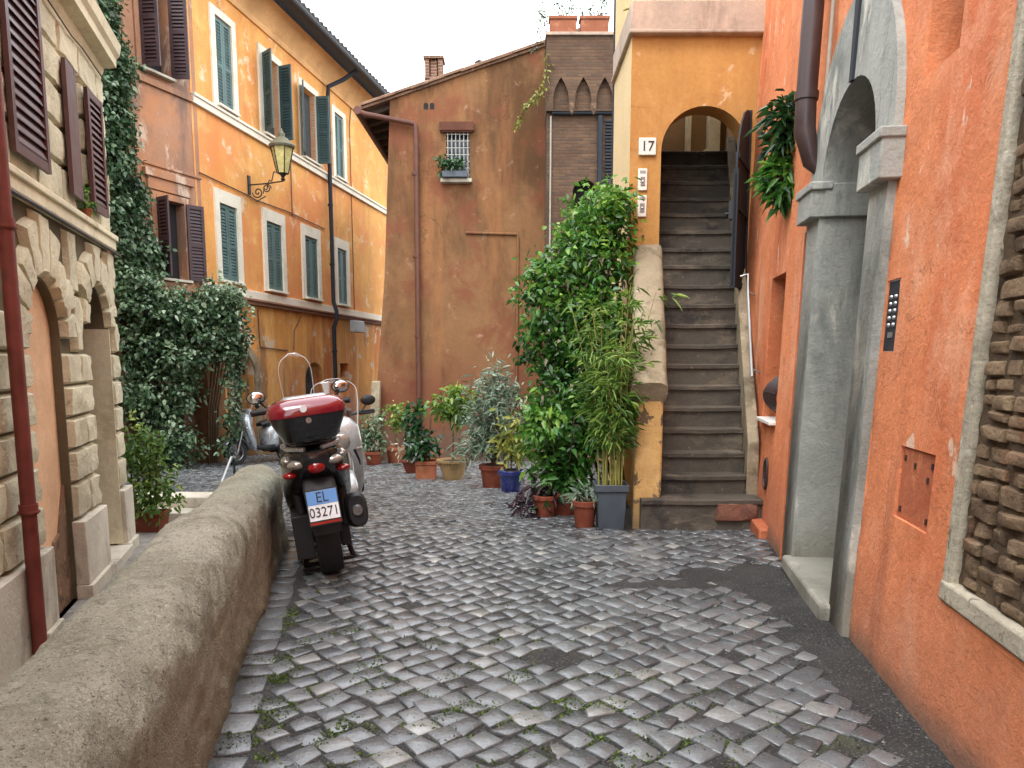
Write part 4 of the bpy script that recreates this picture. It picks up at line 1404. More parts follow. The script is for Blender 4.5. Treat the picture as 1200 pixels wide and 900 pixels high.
YT = 15.2
def FT(s, d, z): return (s, YT - d, z)
tw = empty('brick_tower', 'old brown brick tower with a row of small pointed arches near its top', 'tower', (1.3, YT, -.7))
w = MB()
def lancet(s0, s1, z0, zs, za):
    c = (s0 + s1) / 2
    pts = [(s0, z0), (s1, z0), (s1, zs)]
    for t in (.25, .5, .75): pts.append((s1 - (s1 - c) * t ** 1.5, zs + (za - zs) * t ** .9))
    pts.append((c, za))
    for t in (.75, .5, .25): pts.append((s0 + (c - s0) * t ** 1.5, zs + (za - zs) * t ** .9))
    pts.append((s0, zs))
    return pts
lan = [lancet(.77, 1.06, 5.995, 6.22, 6.58), lancet(1.18, 1.48, 5.995, 6.22, 6.58), lancet(1.58, 1.88, 5.995, 6.22, 6.58), lancet(1.98, 2.28, 5.995, 6.22, 6.58)]
w.holed([(.64, 5.98), (2.6, 5.98), (2.6, 7.30), (.64, 7.30)], lan, .10, .11, FT)
w.box(.66, 2.6, -.02, .09, 5.975, 5.985, FT)
w.holed([(.66, -1.4), (2.6, -1.4), (2.6, 6.6), (.66, 6.6)], [arch(1.16, 1.62, 3.4, 4.53, 12)], 0, .25, FT)
w.add([(.65, YT - .1, 5.98), (.65, YT + 3, 5.98), (.65, YT + 3, 7.3), (.65, YT - .1, 7.3)], [(0, 1, 2, 3)])
w.add([(.66, YT, -1.4), (.66, YT + 3, -1.4), (.66, YT + 3, 6.6), (.66, YT, 6.6)], [(0, 1, 2, 3)])
w.add([(.64, YT - .1, 7.3), (2.6, YT - .1, 7.3), (2.6, YT + 3, 7.3), (.64, YT + 3, 7.3)], [(0, 1, 2, 3)])
keep(w.build('wall', M['brick']), tw)
w = MB(); w.box(.62, 2.6, -.3, .14, 7.302, 7.36, FT)
keep(w.build('coping', M['slab'], bevel=.01), tw)
for s in (1.12, 1.53, 1.93):
    w = MB(); w.lathe([(.02, -.14), (.05, -.08), (.06, 0), (.06, .06)], (s, YT - .06, 6.06), 10)
    keep(w.build('corbel', M['oldbrick']), tw)
w = MB(); w.box(1.1, 1.68, -.27, -.24, 3.3, 4.9, FT)
keep(w.build('window', M['dark']), tw)
w = MB(); w.tube([FT(.73, .04, 5.9), FT(.73, .04, 5.0), FT(.71, .04, -.8)], .017, 8)
keep(w.build('conduit', M['whitepvc']), tw)
w = MB(); w.tube([FT(1.66, .06, 5.9), FT(1.66, .06, 4)], .05, 8); w.tube([FT(.75, .06, 5.95), FT(1.9, .06, 5.95)], .03, 6)
keep(w.build('conduit', M['gate']), tw)
w = MB()
for k in range(26): w.box(1.76, 2.05, .0, .05, 4.3 + k * .06, 4.335 + k * .06, FT)
keep(w.build('shutter', M['gate']), tw)

# ================================================================== PLANTS
def leaf_obj(name, mat, P, D, ln, wd, parent=None, droop=.25, seed=0, tint_bias=None):
    rng = np.random.default_rng(seed + 5)
    n = len(P)
    P = np.asarray(P, float)
    D = np.asarray(D, float)
    D /= np.linalg.norm(D, axis=1, keepdims=True) + 1e-9
    L = ln * (.45 + .95 * rng.beta(1.6, 1.6, n))[:, None]
    W = wd * rng.uniform(.7, 1.2, n)[:, None]
    up = rng.normal(0, 1, (n, 3)) * .55 + np.array([0, -.45, .8])
    side = np.cross(D, up)
    side /= np.linalg.norm(side, axis=1, keepdims=True) + 1e-9
    nrm = np.cross(side, D)
    mid = P + D * L * .5
    mid[:, 2] += 0
    tip = P + D * L
    tip[:, 2] -= (L * droop)[:, 0]
    V = np.empty((n, 6, 3))
    V[:, 0] = P
    V[:, 1] = P + D * L * .35 + side * W * .5 + nrm * W * .12
    V[:, 2] = P + D * L * .72 + side * W * .36 + nrm * W * .08 - np.array([0, 0, 1]) * L * droop * .4
    V[:, 3] = tip
    V[:, 4] = P + D * L * .72 - side * W * .36 + nrm * W * .08 - np.array([0, 0, 1]) * L * droop * .4
    V[:, 5] = P + D * L * .35 - side * W * .5 + nrm * W * .12
    base = (np.arange(n) * 6)[:, None]
    faces = np.concatenate([base + np.array([[0, 1, 2, 3]]), base + np.array([[0, 3, 4, 5]])], 0)
    me = bpy.data.meshes.new(name)
    me.vertices.add(n * 6)
    me.vertices.foreach_set('co', V.reshape(-1).astype(np.float32))
    me.loops.add(len(faces) * 4)
    me.polygons.add(len(faces))
    me.loops.foreach_set('vertex_index', faces.reshape(-1).astype(np.int32))
    me.polygons.foreach_set('loop_start', np.arange(0, len(faces) * 4, 4, dtype=np.int32))
    me.update(calc_edges=True)
    a = me.attributes.new('tint', 'FLOAT', 'FACE')
    t = rng.beta(2, 2.4, n) if tint_bias is None else np.clip(tint_bias + rng.normal(0, .16, n), 0, 1)
    a.data.foreach_set('value', np.concatenate([t, t]).astype(np.float32))
    me.materials.append(mat)
    me.shade_smooth()
    o = bpy.data.objects.new(name, me)
    COL.objects.link(o)
    if parent: keep(o, parent)
    return o

def clumps(blobs, per=14, spread=.10, seed=0, shell=.55):
    # leaves gathered in sprays through the volume of ellipsoids: (centre, radii, sprays)
    rng = np.random.default_rng(seed)
    P, D, T = [], [], []
    for c, r, n in blobs:
        c, r = np.array(c, float), np.array(r if hasattr(r, '__len__') else (r, r, r), float)
        for _ in range(n):
            d = rng.normal(0, 1, 3)
            d /= np.linalg.norm(d)
            rad = (shell + (1.08 - shell) * rng.random()) if rng.random() < .82 else rng.random() * .7
            q = c + d * r * rad
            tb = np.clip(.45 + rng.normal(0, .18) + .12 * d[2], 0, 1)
            m = max(3, int(per * rng.uniform(.5, 1.4)))
            axis = d * .8 + rng.normal(0, .5, 3)
            axis /= np.linalg.norm(axis)
            pts = q + rng.normal(0, spread, (m, 3)) * .6 + axis * rng.uniform(-spread, spread, (m, 1))
            dr = axis * .7 + rng.normal(0, .75, (m, 3))
            P.append(pts); D.append(dr); T.append(np.full(m, tb))
    return np.concatenate(P), np.concatenate(D), np.concatenate(T)

F_ivy = foliage('ivy_leaf', srgb(38, 60, 40), srgb(78, 106, 70), srgb(166, 184, 152), .3)
F_vine = foliage('climber_leaf', srgb(30, 68, 26), srgb(70, 124, 44), srgb(150, 190, 80), .36, .35)
F_lime = foliage('young_leaf', srgb(60, 92, 30), srgb(98, 132, 48), srgb(168, 182, 84), .45, .3)
F_bamboo = foliage('bamboo_leaf', srgb(54, 88, 30), srgb(98, 136, 50), srgb(162, 186, 94), .5, .3)
F_olive = foliage('silver_leaf', srgb(64, 82, 66), srgb(112, 132, 108), srgb(176, 190, 168), .5, .15)
F_dark = foliage('dark_leaf', srgb(22, 46, 26), srgb(40, 78, 38), srgb(78, 116, 66), .32)
F_pur = foliage('purple_leaf', srgb(36, 26, 34), srgb(62, 44, 54), srgb(104, 78, 84), .4)
F_yel = foliage('yellowing_leaf', srgb(90, 104, 38), srgb(136, 140, 54), srgb(190, 182, 92), .5, .3)
F_dry = foliage('dry_leaf', srgb(120, 112, 92), srgb(150, 140, 116), srgb(196, 186, 160), .7, .2)

# ---- ivy on the pink house
def ivy():
    rng = np.random.default_rng(3)
    root = empty('ivy', 'dark green ivy column and overhanging mass covering the pink house beside the cream house', 'ivy', FK(-1.6, .1, -1))
    P, D, T = [], [], []
    def wallpatch(n, sfun, dmax, seed, per=9):
        r2 = np.random.default_rng(seed)
        for _ in range(n):
            s, z = sfun(r2)
            d = abs(r2.normal(0, dmax))
            q = np.array(FK(s, .03 + d, z))
            m = int(per * r2.uniform(.6, 1.4))
            P.append(q + r2.normal(0, .075, (m, 3)))
            out = np.array([n2.x, n2.y, -.35])
            D.append(out + r2.normal(0, .7, (m, 3)))
            T.append(np.full(m, np.clip(.42 + r2.normal(0, .2), 0, 1)))
    def col(r):
        z = r.uniform(2.2, 9.4)
        c = -1.95 - .32 * smooth(4, 9, z) + .3 * (1 - smooth(2, 4, z)) + .12 * math.sin(z * 2.3) + .06 * math.sin(z * 6.1)
        wd = .30 + .13 * math.sin(z * 1.7 + 1) + .25 * (1 - smooth(2.2, 3.6, z))
        return c - .55 + (r.beta(1.2, 1.0)) * (wd + .55), z
    wallpatch(1500, col, .12, 1)
    bl = []
    for px, py, Y, rx, rz, nn in ((165, 352, 14.0, .55, .55, 130), (195, 372, 14.2, .55, .55, 140), (225, 378, 14.4, .5, .5, 120), (250, 360, 14.6, .42, .5, 100), (268, 365, 14.8, .32, .45, 70),
                              (272, 395, 14.8, .28, .4, 50), (250, 405, 14.6, .38, .4, 60), (165, 410, 14.0, .55, .6, 130), (205, 420, 14.2, .5, .5, 110), (160, 465, 13.9, .45, .6, 90), (190, 470, 14.1, .5, .6, 90),
                              (205, 520, 14.1, .42, .5, 70), (222, 455, 14.3, .22, .4, 26), (175, 530, 13.9, .4, .5, 60), (276, 440, 14.9, .14, .5, 26), (272, 485, 14.9, .12, .4, 18), (268, 520, 14.9, .16, .25, 14)):
        q = at(px, py, Y)
        bl.append((tuple(q), (rx * .92, .45, rz), int(nn * .82)))
    p, d, t = clumps(bl, 17, .10, 8, .5)
    P.append(p); D.append(d); T.append(t)
    leaf_obj('foliage', F_ivy, np.concatenate(P), np.concatenate(D), .088, .068, root, .3, 2, np.concatenate(T))
    w = MB()
    for k in range(7):
        s = -2.15 + k * .10
        pts = [FK(s + .1 * math.sin(z * 1.4 + k) - .3 * smooth(3, 8, z), .05, z) for z in np.linspace(-1, 9, 24)]
        w.tube(pts, .022 - .001 * k, 6)
    for k in range(5): w.tube([FK(-.62 + .05 * k, .46, -1.1), FK(-.6 + .07 * k, .5, .4), FK(-.5 + .1 * k, .6, 1.4), FK(-.4 + .12 * k, .7, 2.0)], .02, 6)
    keep(w.build('stem', M['bark']), root)
ivy()

# ---- pots
def pot(kind, r, h, mat, parent, loc):
    x, y, z = loc
    w = MB()
    if kind == 'round':
        w.lathe([(r * .72, 0), (r * .76, .01), (r * .93, h * .78), (r * .94, h * .8), (r * 1.05, h * .81), (r * 1.06, h * .98), (r * 1.02, h), (r * .9, h), (r * .86, h * .88)], loc, 26)
    elif kind == 'flare':
        w.lathe([(r * .58, 0), (r * .6, .01), (r * .92, h * .86), (r * 1.04, h * .88), (r * 1.06, h), (r * .95, h), (r * .88, h * .9)], loc, 26)
    else:
        a = [(1, 0), (1, .02), (1.06, .80), (1.14, .81), (1.15, 1), (1.0, 1), (.98, .88)] if kind == 'square' else [(.82, 0), (.84, .02), (.99, .84), (1.10, .85), (1.11, 1), (1.0, 1), (.97, .9)]
        rings = [[(x + r * q * cx_, y + r * q * cy_, z + h * t) for cx_, cy_ in ((-1, -1), (1, -1), (1, 1), (-1, 1))] for q, t in a]
        w.loft(rings)
    return keep(w.build('pot', mat, bevel=.004 if kind in ('square', 'taper') else 0), parent)

def soil(r, loc, parent):
    w = MB(); w.lathe([(r, 0), (r * .6, .012), (.001, .016)], loc, 16)
    keep(w.build('soil', M['soil']), parent)

def potted(name, label, px, py, kind, r, h, mat, cat='potted plant', group=None, z=None, loc=None):
    g = Vector(loc) if loc else on_ground(px, py)
    if not loc: g.y += r * .7; g.z = terrain(g.x, g.y)
    root = empty(name, label, cat, g, group=group)
    pot(kind, r, h, mat, root, tuple(g))
    soil(r * .88, (g.x, g.y, g.z + h * .9), root)
    return root, g

def stems(root, paths, r, mat=None):
    w = MB()
    for p in paths: w.tube(p, [r * (1 - .5 * i / (len(p) - 1)) for i in range(len(p))], 7)
    keep(w.build('stem', mat or M['bark']), root)

GP = 'potted plants along the back wall and the stairs'
# terracotta pot with airy plant against the brown house
r_, g = potted('potted_plant', 'airy light green plant in tall terracotta pot beside the drainpipe of the brown house', 463, 543, 'round', .20, .33, M['terracotta'], group=GP)
stems(r_, [[(g.x, g.y, g.z + .3), (g.x + .02, g.y, g.z + .7), (g.x + .05 * k, g.y, g.z + 1.0)] for k in (-2, 0, 3)], .012)
p, d, t = clumps([((g.x + .08, g.y, g.z + 1.0), (.28, .22, .2), 24), ((g.x - .1, g.y, g.z + .75), (.2, .2, .2), 9)], 8, .08, 21)
leaf_obj('foliage', F_lime, p, d, .085, .05, r_, .3, 1, t)
r_, g = potted('potted_plant', 'wide low terracotta bowl with pale wispy plant beside the square clay pot', 484, 555, 'flare', .22, .22, M['terracotta_red'], group=GP)
p, d, t = clumps([((g.x - .08, g.y, g.z + .42), (.22, .16, .22), 16)], 6, .08, 22)
leaf_obj('foliage', F_dry, p, d, .09, .03, r_, .3, 1, t)
stems(r_, [[(g.x + .05 * k, g.y, g.z + .22), (g.x + .08 * k, g.y, g.z + .5)] for k in (-2, -1, 1)], .008)
r_, g = potted('potted_plant', 'bushy dark leaved plant in small square terracotta pot with framed sides', 499, 561, 'square', .14, .27, M['terracotta'], group=GP)
stems(r_, [[(g.x, g.y, g.z + .25), (g.x - .05 * k, g.y, g.z + .6), (g.x - .08 * k, g.y + .05, g.z + .95)] for k in (-1, 1, 2)], .014)
p, d, t = clumps([((g.x - .1, g.y, g.z + .5), (.22, .2, .22), 26), ((g.x - .16, g.y, g.z + .85), (.16, .16, .2), 16)], 8, .08, 23)
leaf_obj('foliage', F_dark, p, d, .13, .075, r_, .3, 1, t)
r_, g = potted('potted_plant', 'plain terracotta pot half hidden behind the square clay pot', 506, 546, 'round', .2, .3, M['terracotta'], group=GP)
p, d, t = clumps([((g.x, g.y, g.z + .4), (.15, .12, .12), 8)], 6, .06, 24)
leaf_obj('foliage', F_dark, p, d, .09, .05, r_, .3, 1, t)
# lemon tree
r_, g = potted('potted_tree', 'young citrus tree on a bare thin stem in flared beige pot', 530, 563, 'flare', .23, .30, M['beigepot'], group=GP)
stems(r_, [[(g.x, g.y, g.z + .26), (g.x + .01, g.y, g.z + .6), (g.x, g.y, g.z + .95)]] + [[(g.x, g.y, g.z + .85), (g.x + dx, g.y + dy, g.z + 1.15)] for dx, dy in ((-.2, 0), (.2, .05), (.05, .15), (-.05, -.12))], .014)
p, d, t = clumps([((g.x - .16, g.y, g.z + 1.1), (.2, .18, .12), 22), ((g.x + .12, g.y, g.z + 1.18), (.24, .2, .16), 26), ((g.x + .05, g.y, g.z + .95), (.2, .15, .12), 14)], 8, .08, 25)
leaf_obj('foliage', F_lime, p, d, .12, .055, r_, .35, 1, t)
# oleander
r_, g = potted('potted_shrub', 'tall silvery grey green shrub with narrow leaves in brown pot by the brown house', 578, 572, 'round', .18, .30, M['terracotta_red'], group=GP)
stems(r_, [[(g.x, g.y, g.z + .3), (g.x + .2 * math.cos(k), g.y + .2 * math.sin(k), g.z + .8), (g.x + .34 * math.cos(k), g.y + .3 * math.sin(k), g.z + 1.2)] for k in range(7)], .016)
p, d, t = clumps([((g.x - .02, g.y, g.z + .88), (.44, .4, .36), 85), ((g.x + .02, g.y, g.z + 1.22), (.30, .28, .24), 44), ((g.x - .2, g.y, g.z + .6), (.28, .28, .22), 30), ((g.x + .22, g.y, g.z + .62), (.24, .24, .26), 30), ((g.x + .06, g.y, g.z + 1.48), (.10, .1, .16), 8)], 12, .1, 26, .35)
leaf_obj('foliage', F_olive, p, d, .13, .026, r_, .2, 1, t)
# yellowing shrub and blue pot
r_, g = potted('potted_shrub', 'yellowing shrub in deep blue glazed pot in front of the climber', 599, 577, 'round', .16, .27, M['bluepot'], group=GP)
p, d, t = clumps([((g.x - .02, g.y + .05, g.z + .62), (.2, .18, .22), 26), ((g.x + .05, g.y, g.z + .8), (.1, .1, .1), 6)], 9, .08, 27)
leaf_obj('foliage', F_yel, p, d, .1, .045, r_, .3, 1, t)
stems(r_, [[(g.x + .03 * k, g.y, g.z + .24), (g.x + .07 * k, g.y, g.z + .7)] for k in (-2, 0, 2)], .01)
# dark spidery plant
r_, g = potted('potted_plant', 'dark purple spidery plant spilling over the cobbles from a small terracotta pot', 640, 606, 'round', .12, .2, M['terracotta_red'], group=GP)
p, d, t = clumps([((g.x - .14, g.y - .06, g.z + .10), (.14, .10, .08), 10), ((g.x - .02, g.y, g.z + .26), (.12, .1, .08), 7), ((g.x - .16, g.y + .05, g.z + .2), (.08, .08, .1), 4)], 7, .06, 28)
leaf_obj('foliage', F_pur, p, d, .15, .024, r_, .35, 1, t)
# terracotta pot with succulents
r_, g = potted('potted_plant', 'red terracotta pot of small spiky succulents beside the grey planter', 686, 619, 'round', .105, .23, M['terracotta_red'], group=GP)
p, d, t = clumps([((g.x, g.y, g.z + .27), (.10, .09, .06), 14)], 8, .03, 29)
leaf_obj('foliage', F_olive, p, d, .12, .02, r_, .15, 1, t)
# bamboo
r_, g = potted('potted_bamboo', 'tall feathery bamboo in square slate grey planter at the foot of the stairs', 716, 620, 'taper', .125, .38, M['greypot'], group=GP)
rng = np.random.default_rng(31)
canes, P, D, T = [], [], [], []
for k in range(30):
    bx, by = g.x + rng.uniform(-.1, .1), g.y + rng.uniform(-.1, .1)
    hx, hy, hh = rng.normal(-.03, .15), rng.normal(0, .12), rng.uniform(.8, 1.72)
    pts = [(bx + hx * t ** 1.7, by + hy * t ** 1.7, g.z + .33 + hh * t) for t in np.linspace(0, 1, 8)]
    canes.append(pts)
    for q in range(19):
        t = rng.uniform(.3, 1.02) ** .8
        pos = np.array([bx + hx * t ** 1.7, by + hy * t ** 1.7, g.z + .33 + hh * t])
        m = rng.integers(3, 7)
        ax = np.append(rng.normal(0, 1, 2), rng.uniform(-.5, .5))
        tip = pos + ax * .05
        P.append(tip + rng.normal(0, .02, (m, 3))); D.append(ax * .8 + rng.normal(0, .5, (m, 3)) + np.array([0, 0, .0])); T.append(np.full(m, np.clip(rng.normal(.5, .2), 0, 1)))
stems(r_, canes, .0055, M['cane'])
leaf_obj('foliage', F_bamboo, np.concatenate(P), np.concatenate(D), .105, .015, r_, .3, 1, np.concatenate(T))
# dark plant and red pot beside the pale post
r_, g = potted('potted_plant', 'dark leafy plant in small red pot behind the white scooter', 437, 545, 'round', .18, .26, M['terracotta_red'], group=GP)
p, d, t = clumps([((g.x, g.y, g.z + .6), (.25, .2, .4), 40)], 9, .1, 33)
leaf_obj('foliage', F_ivy, p, d, .1, .05, r_, .3, 1, t)
stems(r_, [[(g.x, g.y, g.z + .2), (g.x + .05 * k, g.y, g.z + .8)] for k in (-2, 0, 1)], .012)
# broad-leaved bush under the climber
r_, g = potted('potted_shrub', 'broad leaved green bush with yellowish young leaves at the foot of the climber', 662, 604, 'round', .17, .22, M['terracotta_red'], group=GP)
stems(r_, [[(g.x, g.y, g.z + .2), (g.x + .14 * math.cos(k), g.y + .14 * math.sin(k), g.z + .55), (g.x + .26 * math.cos(k), g.y + .2 * math.sin(k), g.z + .95)] for k in range(6)], .012)
p, d, t = clumps([((g.x, g.y + .05, g.z + .50), (.33, .25, .36), 90), ((g.x - .14, g.y + .05, g.z + .88), (.28, .24, .22), 60), ((g.x + .16, g.y + .1, g.z + .75), (.24, .24, .3), 50)], 9, .08, 34, .4)
tt = np.clip(t + .25 * (p[:, 0] < g.x - .1), 0, 1)
leaf_obj('foliage', F_vine, p, d, .085, .048, r_, .3, 1, tt * .9)
# ---- the climber
def climber():
    root = empty('climbing_vine', 'tall bright green climbing vine piled against the ochre house left of the stairs', 'climber', (.85, 8.0, terrain(.85, 8)))
    bl = []
    def B(px, py, Y, rx, rz, n, ry=.28):
        q = at(px, py, Y)
        bl.append(((q.x, q.y, q.z), (rx, ry, rz), n))
    B(712, 262, 7.7, .23, .33, 95); B(690, 258, 7.75, .26, .3, 80); B(722, 240, 7.8, .15, .2, 36); B(670, 300, 7.7, .28, .28, 75); B(700, 310, 7.6, .33, .34, 110)
    B(640, 320, 7.8, .24, .18, 46); B(655, 360, 7.6, .32, .36, 100); B(700, 370, 7.4, .30, .36, 100); B(628, 345, 7.9, .16, .12, 18); B(648, 420, 7.6, .26, .4, 90)
    B(690, 440, 7.4, .30, .4, 100); B(660, 490, 7.4, .30, .4, 90); B(700, 500, 7.2, .26, .4, 80); B(640, 480, 7.7, .2, .35, 40); B(660, 560, 7.2, .26, .3, 50); B(625, 400, 7.8, .16, .2, 14)
    p, d, t = clumps([(c, r, int(n * .86)) for c, r, n in bl], 11, .08, 41, .45)
    zz = p[:, 2]
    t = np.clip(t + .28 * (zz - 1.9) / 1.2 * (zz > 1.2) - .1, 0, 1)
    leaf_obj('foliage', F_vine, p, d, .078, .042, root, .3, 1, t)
    pick = RNG.random(len(p)) < .035
    leaf_obj('dead_leaves', F_dry, p[pick] + RNG.normal(0, .03, (pick.sum(), 3)), d[pick] + np.array([0, -.3, -.6]), .07, .03, root, .5, 6)
    w = MB()
    for k in range(8):
        x = .35 + k * .09
        w.tube([(x + .2, 7.75, terrain(x, 7.75) - .05), (x + .1 * math.sin(k), 7.7, .8), (x + .05 * k - .1, 7.75, 1.7), (x + .1, 7.75, 2.5)], .018, 6)
    w.tube([(.42, 7.8, terrain(.4, 7.8)), (.43, 7.8, 1.3)], .03, 7)
    keep(w.build('stem', M['bark']), root)
climber()

# shrub in the long planter by the lower steps
g = Vector((-4.50, 9.28, -.72))
root = empty('planter_shrub', 'yellow green leafy shrub in long terracotta trough beside the lower steps', 'potted plant', g)
w = MB()
rings = [[(g.x + .22 * q * a, g.y + .15 * q * b, g.z + .24 * t) for a, b in ((-1, -1), (1, -1), (1, 1), (-1, 1))] for q, t in ((.9, 0), (1, .8), (1.06, .82), (1.06, 1), (.95, 1), (.92, .88))]
w.loft(rings)
keep(w.build('pot', M['terracotta_red'], bevel=.006), root)
stems(root, [[(g.x + .06 * k, g.y, g.z + .2), (g.x + .08 * k, g.y, g.z + .8), (g.x + .1 * k, g.y + .05, g.z + 1.2)] for k in (-2, -1, 0, 1, 2)], .012)
p, d, t = clumps([((g.x - .02, g.y, g.z + 1.0), (.28, .25, .36), 60), ((g.x + .05, g.y + .05, g.z + .6), (.3, .22, .3), 48), ((g.x + .16, g.y - .05, g.z + .4), (.28, .2, .2), 30)], 10, .09, 44, .4)
leaf_obj('foliage', F_lime, p, d, .075, .045, root, .3, 1, np.clip(t - .12, 0, 1))

# plants on the coral house wall
def hanging(label, px, py, Y, rx, rz, n, mat, seed, ln=.13):
    q = at(px, py, Y)
    root = empty('hanging_plant', label, 'wall plant', q, group='plants hanging on the coral wall')
    base = FR(q.y, .02, q.z - rz * .3)
    w = MB(); w.lathe([(.05, -.06), (.075, .05), (.085, .06), (.07, .06)], FR(q.y, .09, q.z - rz * .2), 14)
    w.box(q.y - .02, q.y + .02, 0, .03, q.z - rz * .2 - .03, q.z - rz * .2 + .05, FR)
    keep(w.build('pot', M['terracotta_red']), root)
    p, d, t = clumps([((q.x, q.y, q.z), (rx, rx * 1.2, rz), n), ((q.x - .03, q.y - .05, q.z + rz * .5), (rx * .7, rx * .7, rz * .5), n // 3)], 8, .05, seed, .4)
    d = d + np.array([-.3, -.3, -.1])
    leaf_obj('foliage', mat, p, d, ln, .034, root, .35, 1, t)
hanging('upper of the two glossy leafy plants on the coral wall beside the brown drainpipe', 922, 158, 6.15, .13, .24, 46, F_dark, 51)
hanging('lower brighter green plant on the coral wall beneath the other hanging plant', 917, 212, 6.1, .11, .17, 34, F_vine, 52)

# window plant on the brown house
q = Vector(FB(-1.13, .18, 4.94))
root = empty('window_plant', 'bushy green plant in a trough on the barred window of the brown house', 'window box', q)
w = MB(); w.box(-1.38, -.88, .06, .26, 4.935, 5.05, FB)
keep(w.build('pot', M['greypot'], bevel=.006), root)
p, d, t = clumps([((q.x - .05, q.y, q.z + .22), (.27, .14, .14), 34), ((q.x - .2, q.y, q.z + .3), (.12, .1, .1), 10)], 8, .06, 53)
leaf_obj('foliage', F_dark, p, d, .09, .05, root, .3, 1, t)
# small plant at the cream house window
q = Vector(FC(-1.80, .06, 2.692))
root = empty('sill_plant', 'tiny green plant in pot on the ledge between the brown shutters of the cream house', 'potted plant', q)
pot('round', .05, .09, M['terracotta'], root, tuple(q))
p, d, t = clumps([((q.x, q.y, q.z + .18), (.07, .07, .11), 12)], 7, .03, 54)
leaf_obj('foliage', F_vine, p, d, .06, .03, root, .3, 1, t)
# planters on top of the tower
for (s0, s1, lab, sd) in ((.68, 1.21, 'left long terracotta trough on the brick tower with straggly plants spilling left', 61), (1.25, 1.81, 'right long terracotta trough on the brick tower beside the ochre house', 62)):
    q = Vector(FT((s0 + s1) / 2, .0, 7.362))
    root = empty('roof_planter', lab, 'planter', q, group='terracotta troughs on the brick tower')
    w = MB(); w.box(s0 + .02, s1 - .02, -.12, .10, 7.363, 7.59, FT); w.box(s0, s1, -.14, .12, 7.59, 7.65, FT)
    keep(w.build('pot', M['terracotta'], bevel=.008), root)
    bl = [((q.x, q.y, q.z + .42), (.30, .12, .12), 22), ((q.x + .1, q.y, q.z + .55), (.12, .1, .14), 6)]
    if sd == 61: bl += [((q.x - .38, q.y, q.z + .28), (.18, .12, .3), 16), ((q.x - .5, q.y, q.z - .05), (.1, .1, .25), 6)]
    p, d, t = clumps(bl, 6, .06, sd)
    leaf_obj('foliage', F_ivy, p, d, .07, .03, root, .2, 1, t)
    stems(root, [[(q.x + .07 * k, q.y, q.z + .2), (q.x + .09 * k, q.y, q.z + .55)] for k in (-3, -1, 0, 2, 3)] + ([[(q.x - .2, q.y - .02, q.z + .3), (q.x - .42, q.y - .03, q.z + .3), (q.x - .52, q.y - .03, q.z - .1)]] if sd == 61 else []), .006)
# grasses along the top of the ochre cornice
root = empty('parapet_grass', 'tufts of dry grass growing along the concrete cornice of the ochre house', 'plant', (1.8, 8.2, 4.8))
P = np.stack([RNG.uniform(1.2, 2.45, 420), RNG.uniform(7.92, 8.3, 420), np.full(420, 4.80)], 1)
leaf_obj('foliage', F_yel, P, RNG.normal(0, .5, (420, 3)) + np.array([0, 0, 1.2]), .11, .014, root, .3, 1)
# yellow creeper hanging between tower and brown house
root = empty('creeper', 'thin yellowing creeper trailing from the tower corner over the brown house', 'creeper', (.6, 15.8, 6.4))
cp = [(.66, 15.05, 6.95), (.60, 15.0, 6.3), (.45, 15.2, 6.28), (.25, 15.5, 6.15), (.05, 15.7, 5.8)]
stems(root, [cp], .012)
P, D = [], []
for (a, b) in zip(cp, cp[1:]):
    for t in np.linspace(0, 1, 26):
        P.append(np.array(a) * (1 - t) + np.array(b) * t + RNG.normal(0, .03, 3)); D.append(RNG.normal(0, .6, 3) + np.array([0, -.4, -.3]))
leaf_obj('foliage', F_yel, P, D, .09, .05, root, .3, 3)

# pale stone corner post
w = MB()
w.loft([[(-2.84 + a * r2 + dx, 15.86 + b * r2, z) for a, b in ((-1, -1), (1, -1), (1, 1), (-1, 1))] for z, r2, dx in ((-.9, .12, -.06), (-.2, .11, -.03), (.4, .10, .02), (.92, .09, .05))])
tag(w.build('stone_post', M['concrete'], bevel=.03), 'pale worn stone post standing at the left corner of the brown house', 'post')

# handrail by the lower steps
root = empty('step_handrail', 'short sloping metal handrail on posts beside the lower path steps', 'handrail', (-3.62, 9.6, -.7))
w = MB(); w.tube([at(253, 582, 9.35), at(271, 536, 9.8), at(275, 536, 9.95)], .018, 8)
keep(w.build('rail', M['greymetal']), root)
for pa in ((254, 578, 9.36), (274, 538, 9.92)):
    q = at(*pa); w = MB(); w.tube([q, (q.x, q.y, q.z - .6)], .016, 8)
    keep(w.build('post', M['gate']), root)

# ================================================================== SCOOTERS
def ring_xz(y, zc, hw, hh, n=18, e=.6, xc=0):
    return [(xc + hw * math.copysign(abs(math.cos(a)) ** e, math.cos(a)), y, zc + hh * math.copysign(abs(math.sin(a)) ** e, math.sin(a))) for a in (2 * math.pi * k / n for k in range(n))]
def ring_xy(z, yc, hw, hd, n=18, e=.7):
    return [(hw * math.copysign(abs(math.cos(a)) ** e, math.cos(a)), yc + hd * math.copysign(abs(math.sin(a)) ** e, math.sin(a)), z) for a in (2 * math.pi * k / n for k in range(n))]

